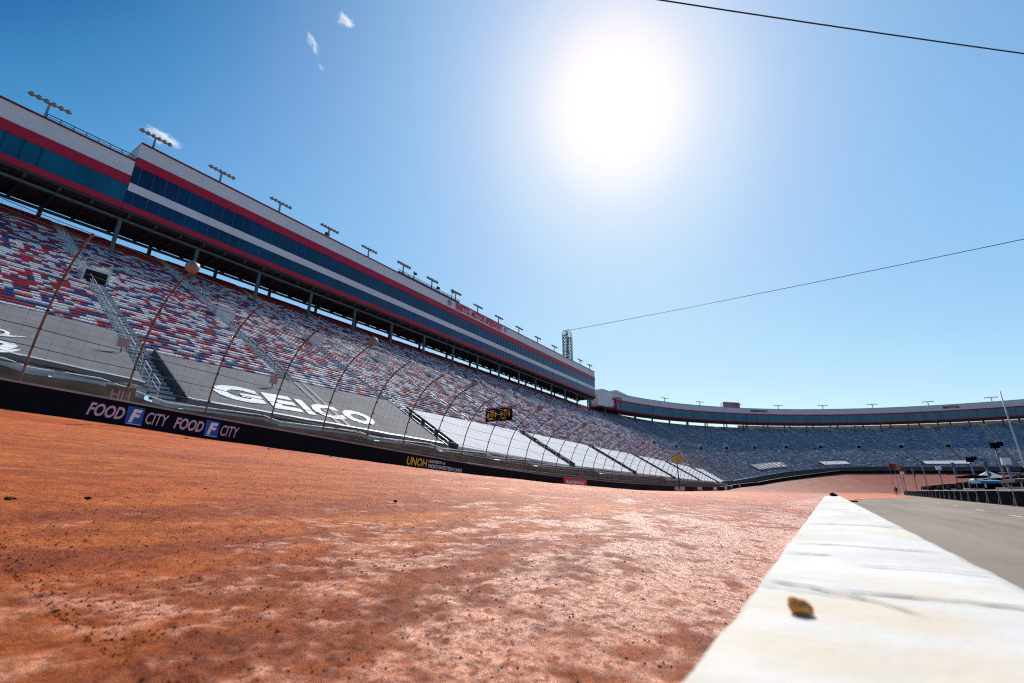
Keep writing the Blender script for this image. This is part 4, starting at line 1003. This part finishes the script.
if not o.data.skin_vertices:
    bpy.context.view_layer.objects.active=o; o.select_set(True)
    bpy.ops.object.mode_set(mode='EDIT'); bpy.ops.mesh.customdata_skin_add(); bpy.ops.object.mode_set(mode='OBJECT')
for k,vv in enumerate(o.data.skin_vertices[0].data): vv.radius=(rad[k],rad[k]*.85); vv.use_root=(k==0)
sub=o.modifiers.new('Sub','SUBSURF'); sub.levels=1; sub.render_levels=1
o.data.materials.append(m_cloth)
px_,py_=.0915*122,122.; o.location=(px_,py_,0.02); o.rotation_euler=(0,0,.4)
tag(o,'person in dark clothes standing at the end of the pit road left of the carts','person')

# ------------------------------------------------------------------ clouds
def cloud_mat(name,rad,seed,dens,nscale,thr):
    m=bpy.data.materials.new(name); m.use_nodes=True; nt=m.node_tree; Lk=nt.links
    for n in list(nt.nodes):
        if n.type!='OUTPUT_MATERIAL': nt.nodes.remove(n)
    out=[n for n in nt.nodes if n.type=='OUTPUT_MATERIAL'][0]
    v=nt.nodes.new('ShaderNodeVolumePrincipled'); v.inputs['Color'].default_value=(1,1,1,1); v.inputs['Anisotropy'].default_value=.35
    tc=nt.nodes.new('ShaderNodeTexCoord')
    ln=nt.nodes.new('ShaderNodeVectorMath'); ln.operation='LENGTH'; Lk.new(tc.outputs['Object'],ln.inputs[0])
    fo=nt.nodes.new('ShaderNodeMapRange'); fo.interpolation_type='SMOOTHSTEP'; fo.inputs['From Min'].default_value=1.; fo.inputs['From Max'].default_value=.1; Lk.new(ln.outputs['Value'],fo.inputs['Value'])
    mp=nt.nodes.new('ShaderNodeMapping'); mp.inputs['Location'].default_value=(seed*3.1,seed*1.7,seed); Lk.new(tc.outputs['Object'],mp.inputs['Vector'])
    n=nt.nodes.new('ShaderNodeTexNoise'); n.inputs['Scale'].default_value=nscale; n.inputs['Detail'].default_value=7; n.inputs['Roughness'].default_value=.62; Lk.new(mp.outputs['Vector'],n.inputs['Vector'])
    ad=nt.nodes.new('ShaderNodeMath'); ad.operation='MULTIPLY_ADD'; Lk.new(fo.outputs['Result'],ad.inputs[0]); ad.inputs[1].default_value=.27; Lk.new(n.outputs['Fac'],ad.inputs[2])
    mr=nt.nodes.new('ShaderNodeMapRange'); mr.inputs['From Min'].default_value=thr; mr.inputs['From Max'].default_value=thr+.25; mr.inputs['To Max'].default_value=dens; Lk.new(ad.outputs[0],mr.inputs['Value'])
    mu=nt.nodes.new('ShaderNodeMath'); mu.operation='MULTIPLY'; Lk.new(mr.outputs['Result'],mu.inputs[0]); Lk.new(fo.outputs['Result'],mu.inputs[1])
    Lk.new(mu.outputs[0],v.inputs['Density']); Lk.new(v.outputs['Volume'],out.inputs['Volume']); return m
def cloud(dirv,dist,rx,ry,ang,seed,dens,lab,nscale=1.7,thr=.60):
    d=np.array(dirv,float); d/=np.linalg.norm(d); c=d*dist+np.array([0,0,H0])
    rt=np.cross(d,(0,0,1.)); rt/=np.linalg.norm(rt); up=np.cross(rt,d)
    e1=rt*math.cos(ang)+up*math.sin(ang); e2=-rt*math.sin(ang)+up*math.cos(ang)
    mb=MB(); lump(mb,(0,0,0),1.,seed,(1,1,1),12,amp=.12)
    o=mb.build('cloud',cloud_mat('cloud_vapour',1,seed,dens,nscale,thr),loc=(0,0,0)); px=dist/462.
    rz=(rx+ry)/2*px
    Mx=Matrix(((e1[0]*rx*px,e2[0]*ry*px,-d[0]*rz,c[0]),(e1[1]*rx*px,e2[1]*ry*px,-d[1]*rz,c[1]),(e1[2]*rx*px,e2[2]*ry*px,-d[2]*rz,c[2]),(0,0,0,1)))
    o.matrix_world=Mx; tag(o,lab,'cloud','small clouds')
from mathutils import Vector, Matrix
cloud((-.5675,.3305,.754),2500,10.5,7,-.15,3,.06,'small bright white cloud puff high in the upper left sky')
cloud((-.622,.312,.718),2550,14,6.5,-1.0,5,.03,'thin wisp of cloud left of the bright puff',2.2,.66)
cloud((-.632,.338,.697),2600,5,3,-.8,8,.03,'tiny faint wisp below the bright puff',1.8,.64)
cloud((-.820,.202,.534),2500,19,10,-.1,11,.05,'low cloud half hidden behind the suite roof at left',2.0,.64)

# ------------------------------------------------------------------ light
SUN_AZ, SUN_EL = -18.2, 45.4
sd=np.array([math.sin(R(SUN_AZ))*math.cos(R(SUN_EL)),math.cos(R(SUN_AZ))*math.cos(R(SUN_EL)),math.sin(R(SUN_EL))])
L=bpy.data.lights.new('sun','SUN'); L.energy=4.0; L.angle=R(.53); L.color=(1,.95,.88)
lo=bpy.data.objects.new('sun',L); COL.objects.link(lo)
from mathutils import Vector, Matrix
lo.rotation_euler=Vector(sd).to_track_quat('Z','Y').to_euler(); lo.location=(0,0,100)
w=bpy.data.worlds.new('World'); sc.world=w; w.use_nodes=True; nt=w.node_tree
sky=nt.nodes.new('ShaderNodeTexSky'); sky.sky_type='NISHITA'; sky.sun_disc=False; sky.sun_elevation=R(SUN_EL); sky.sun_rotation=R(SUN_AZ)
sky.air_density=1.0; sky.dust_density=.70; sky.ozone_density=3.5; sky.altitude=300
bg=nt.nodes['Background']; bg.inputs['Strength'].default_value=.10
# colour response of the sky: deep blue away from the sun, pale towards it
s1=nt.nodes.new('ShaderNodeVectorMath'); s1.operation='SCALE'; s1.inputs['Scale'].default_value=.1
s2=nt.nodes.new('ShaderNodeVectorMath'); s2.operation='SCALE'; s2.inputs['Scale'].default_value=7.6
rc=nt.nodes.new('ShaderNodeRGBCurve'); rc.mapping.use_clip=False; rc.mapping.extend='EXTRAPOLATED'
for c,pts_ in enumerate((((0,0),(.11,.03),(.126,.062),(.166,.175),(.205,.24),(.26,.31),(.35,.43),(.43,.535),(.5,.625),(.57,.72),(.65,.86),(.73,1)),
    ((0,0),(.18,.14),(.205,.245),(.256,.39),(.33,.52),(.47,.655),(.55,.755),(.63,.82),(.70,.91),(.79,1)),
    ((0,0),(.35,.42),(.391,.57),(.454,.72),(.56,.85),(.69,.925),(.8,.965),(.95,1.02)))):
    cv=rc.mapping.curves[c]
    while len(cv.points)>2: cv.points.remove(cv.points[1])
    cv.points[0].location=pts_[0]; cv.points[1].location=pts_[-1]
    for p_ in pts_[1:-1]: cv.points.new(*p_)
rc.mapping.update()
nt.links.new(sky.outputs['Color'],s1.inputs[0]); nt.links.new(s1.outputs['Vector'],rc.inputs['Color']); nt.links.new(rc.outputs['Color'],s2.inputs[0]); nt.links.new(s2.outputs['Vector'],bg.inputs['Color'])

# ------------------------------------------------------------------ camera
F=461.6
def nrm(v): v=np.array(v,float); return v/np.linalg.norm(v)
U=nrm([20,1472.5,F]); Yv=np.array([317,-149.,F]); Yv=nrm(Yv-U*(U@Yv)); Xv=-np.cross(U,Yv)
if Xv[0]<0: Xv=-Xv
# rows X,Y,U give world axes in (right, up, forward); camera axes in world:
right=np.array([Xv[0],Yv[0],U[0]]); upv=np.array([Xv[1],Yv[1],U[1]]); fwd=np.array([Xv[2],Yv[2],U[2]])
cam=bpy.data.cameras.new('camera'); co=bpy.data.objects.new('camera',cam); COL.objects.link(co)
co.matrix_world=Matrix(((right[0],upv[0],-fwd[0],0),(right[1],upv[1],-fwd[1],0),(right[2],upv[2],-fwd[2],H0),(0,0,0,1)))
cam.sensor_width=36; cam.lens=36*F/1024; cam.clip_start=.02; cam.clip_end=20000
cam.dof.use_dof=True; cam.dof.focus_distance=5.5; cam.dof.aperture_fstop=2.1
sc.camera=co
sc.view_settings.view_transform='Standard'; sc.view_settings.look='None'; sc.view_settings.exposure=.40; sc.view_settings.gamma=1
sc.cycles.max_bounces=5; sc.cycles.diffuse_bounces=3; sc.cycles.glossy_bounces=3; sc.cycles.volume_bounces=2
sc.cycles.use_denoising=False; sc.cycles.filter_width=1.1; sc.cycles.sample_clamp_indirect=6
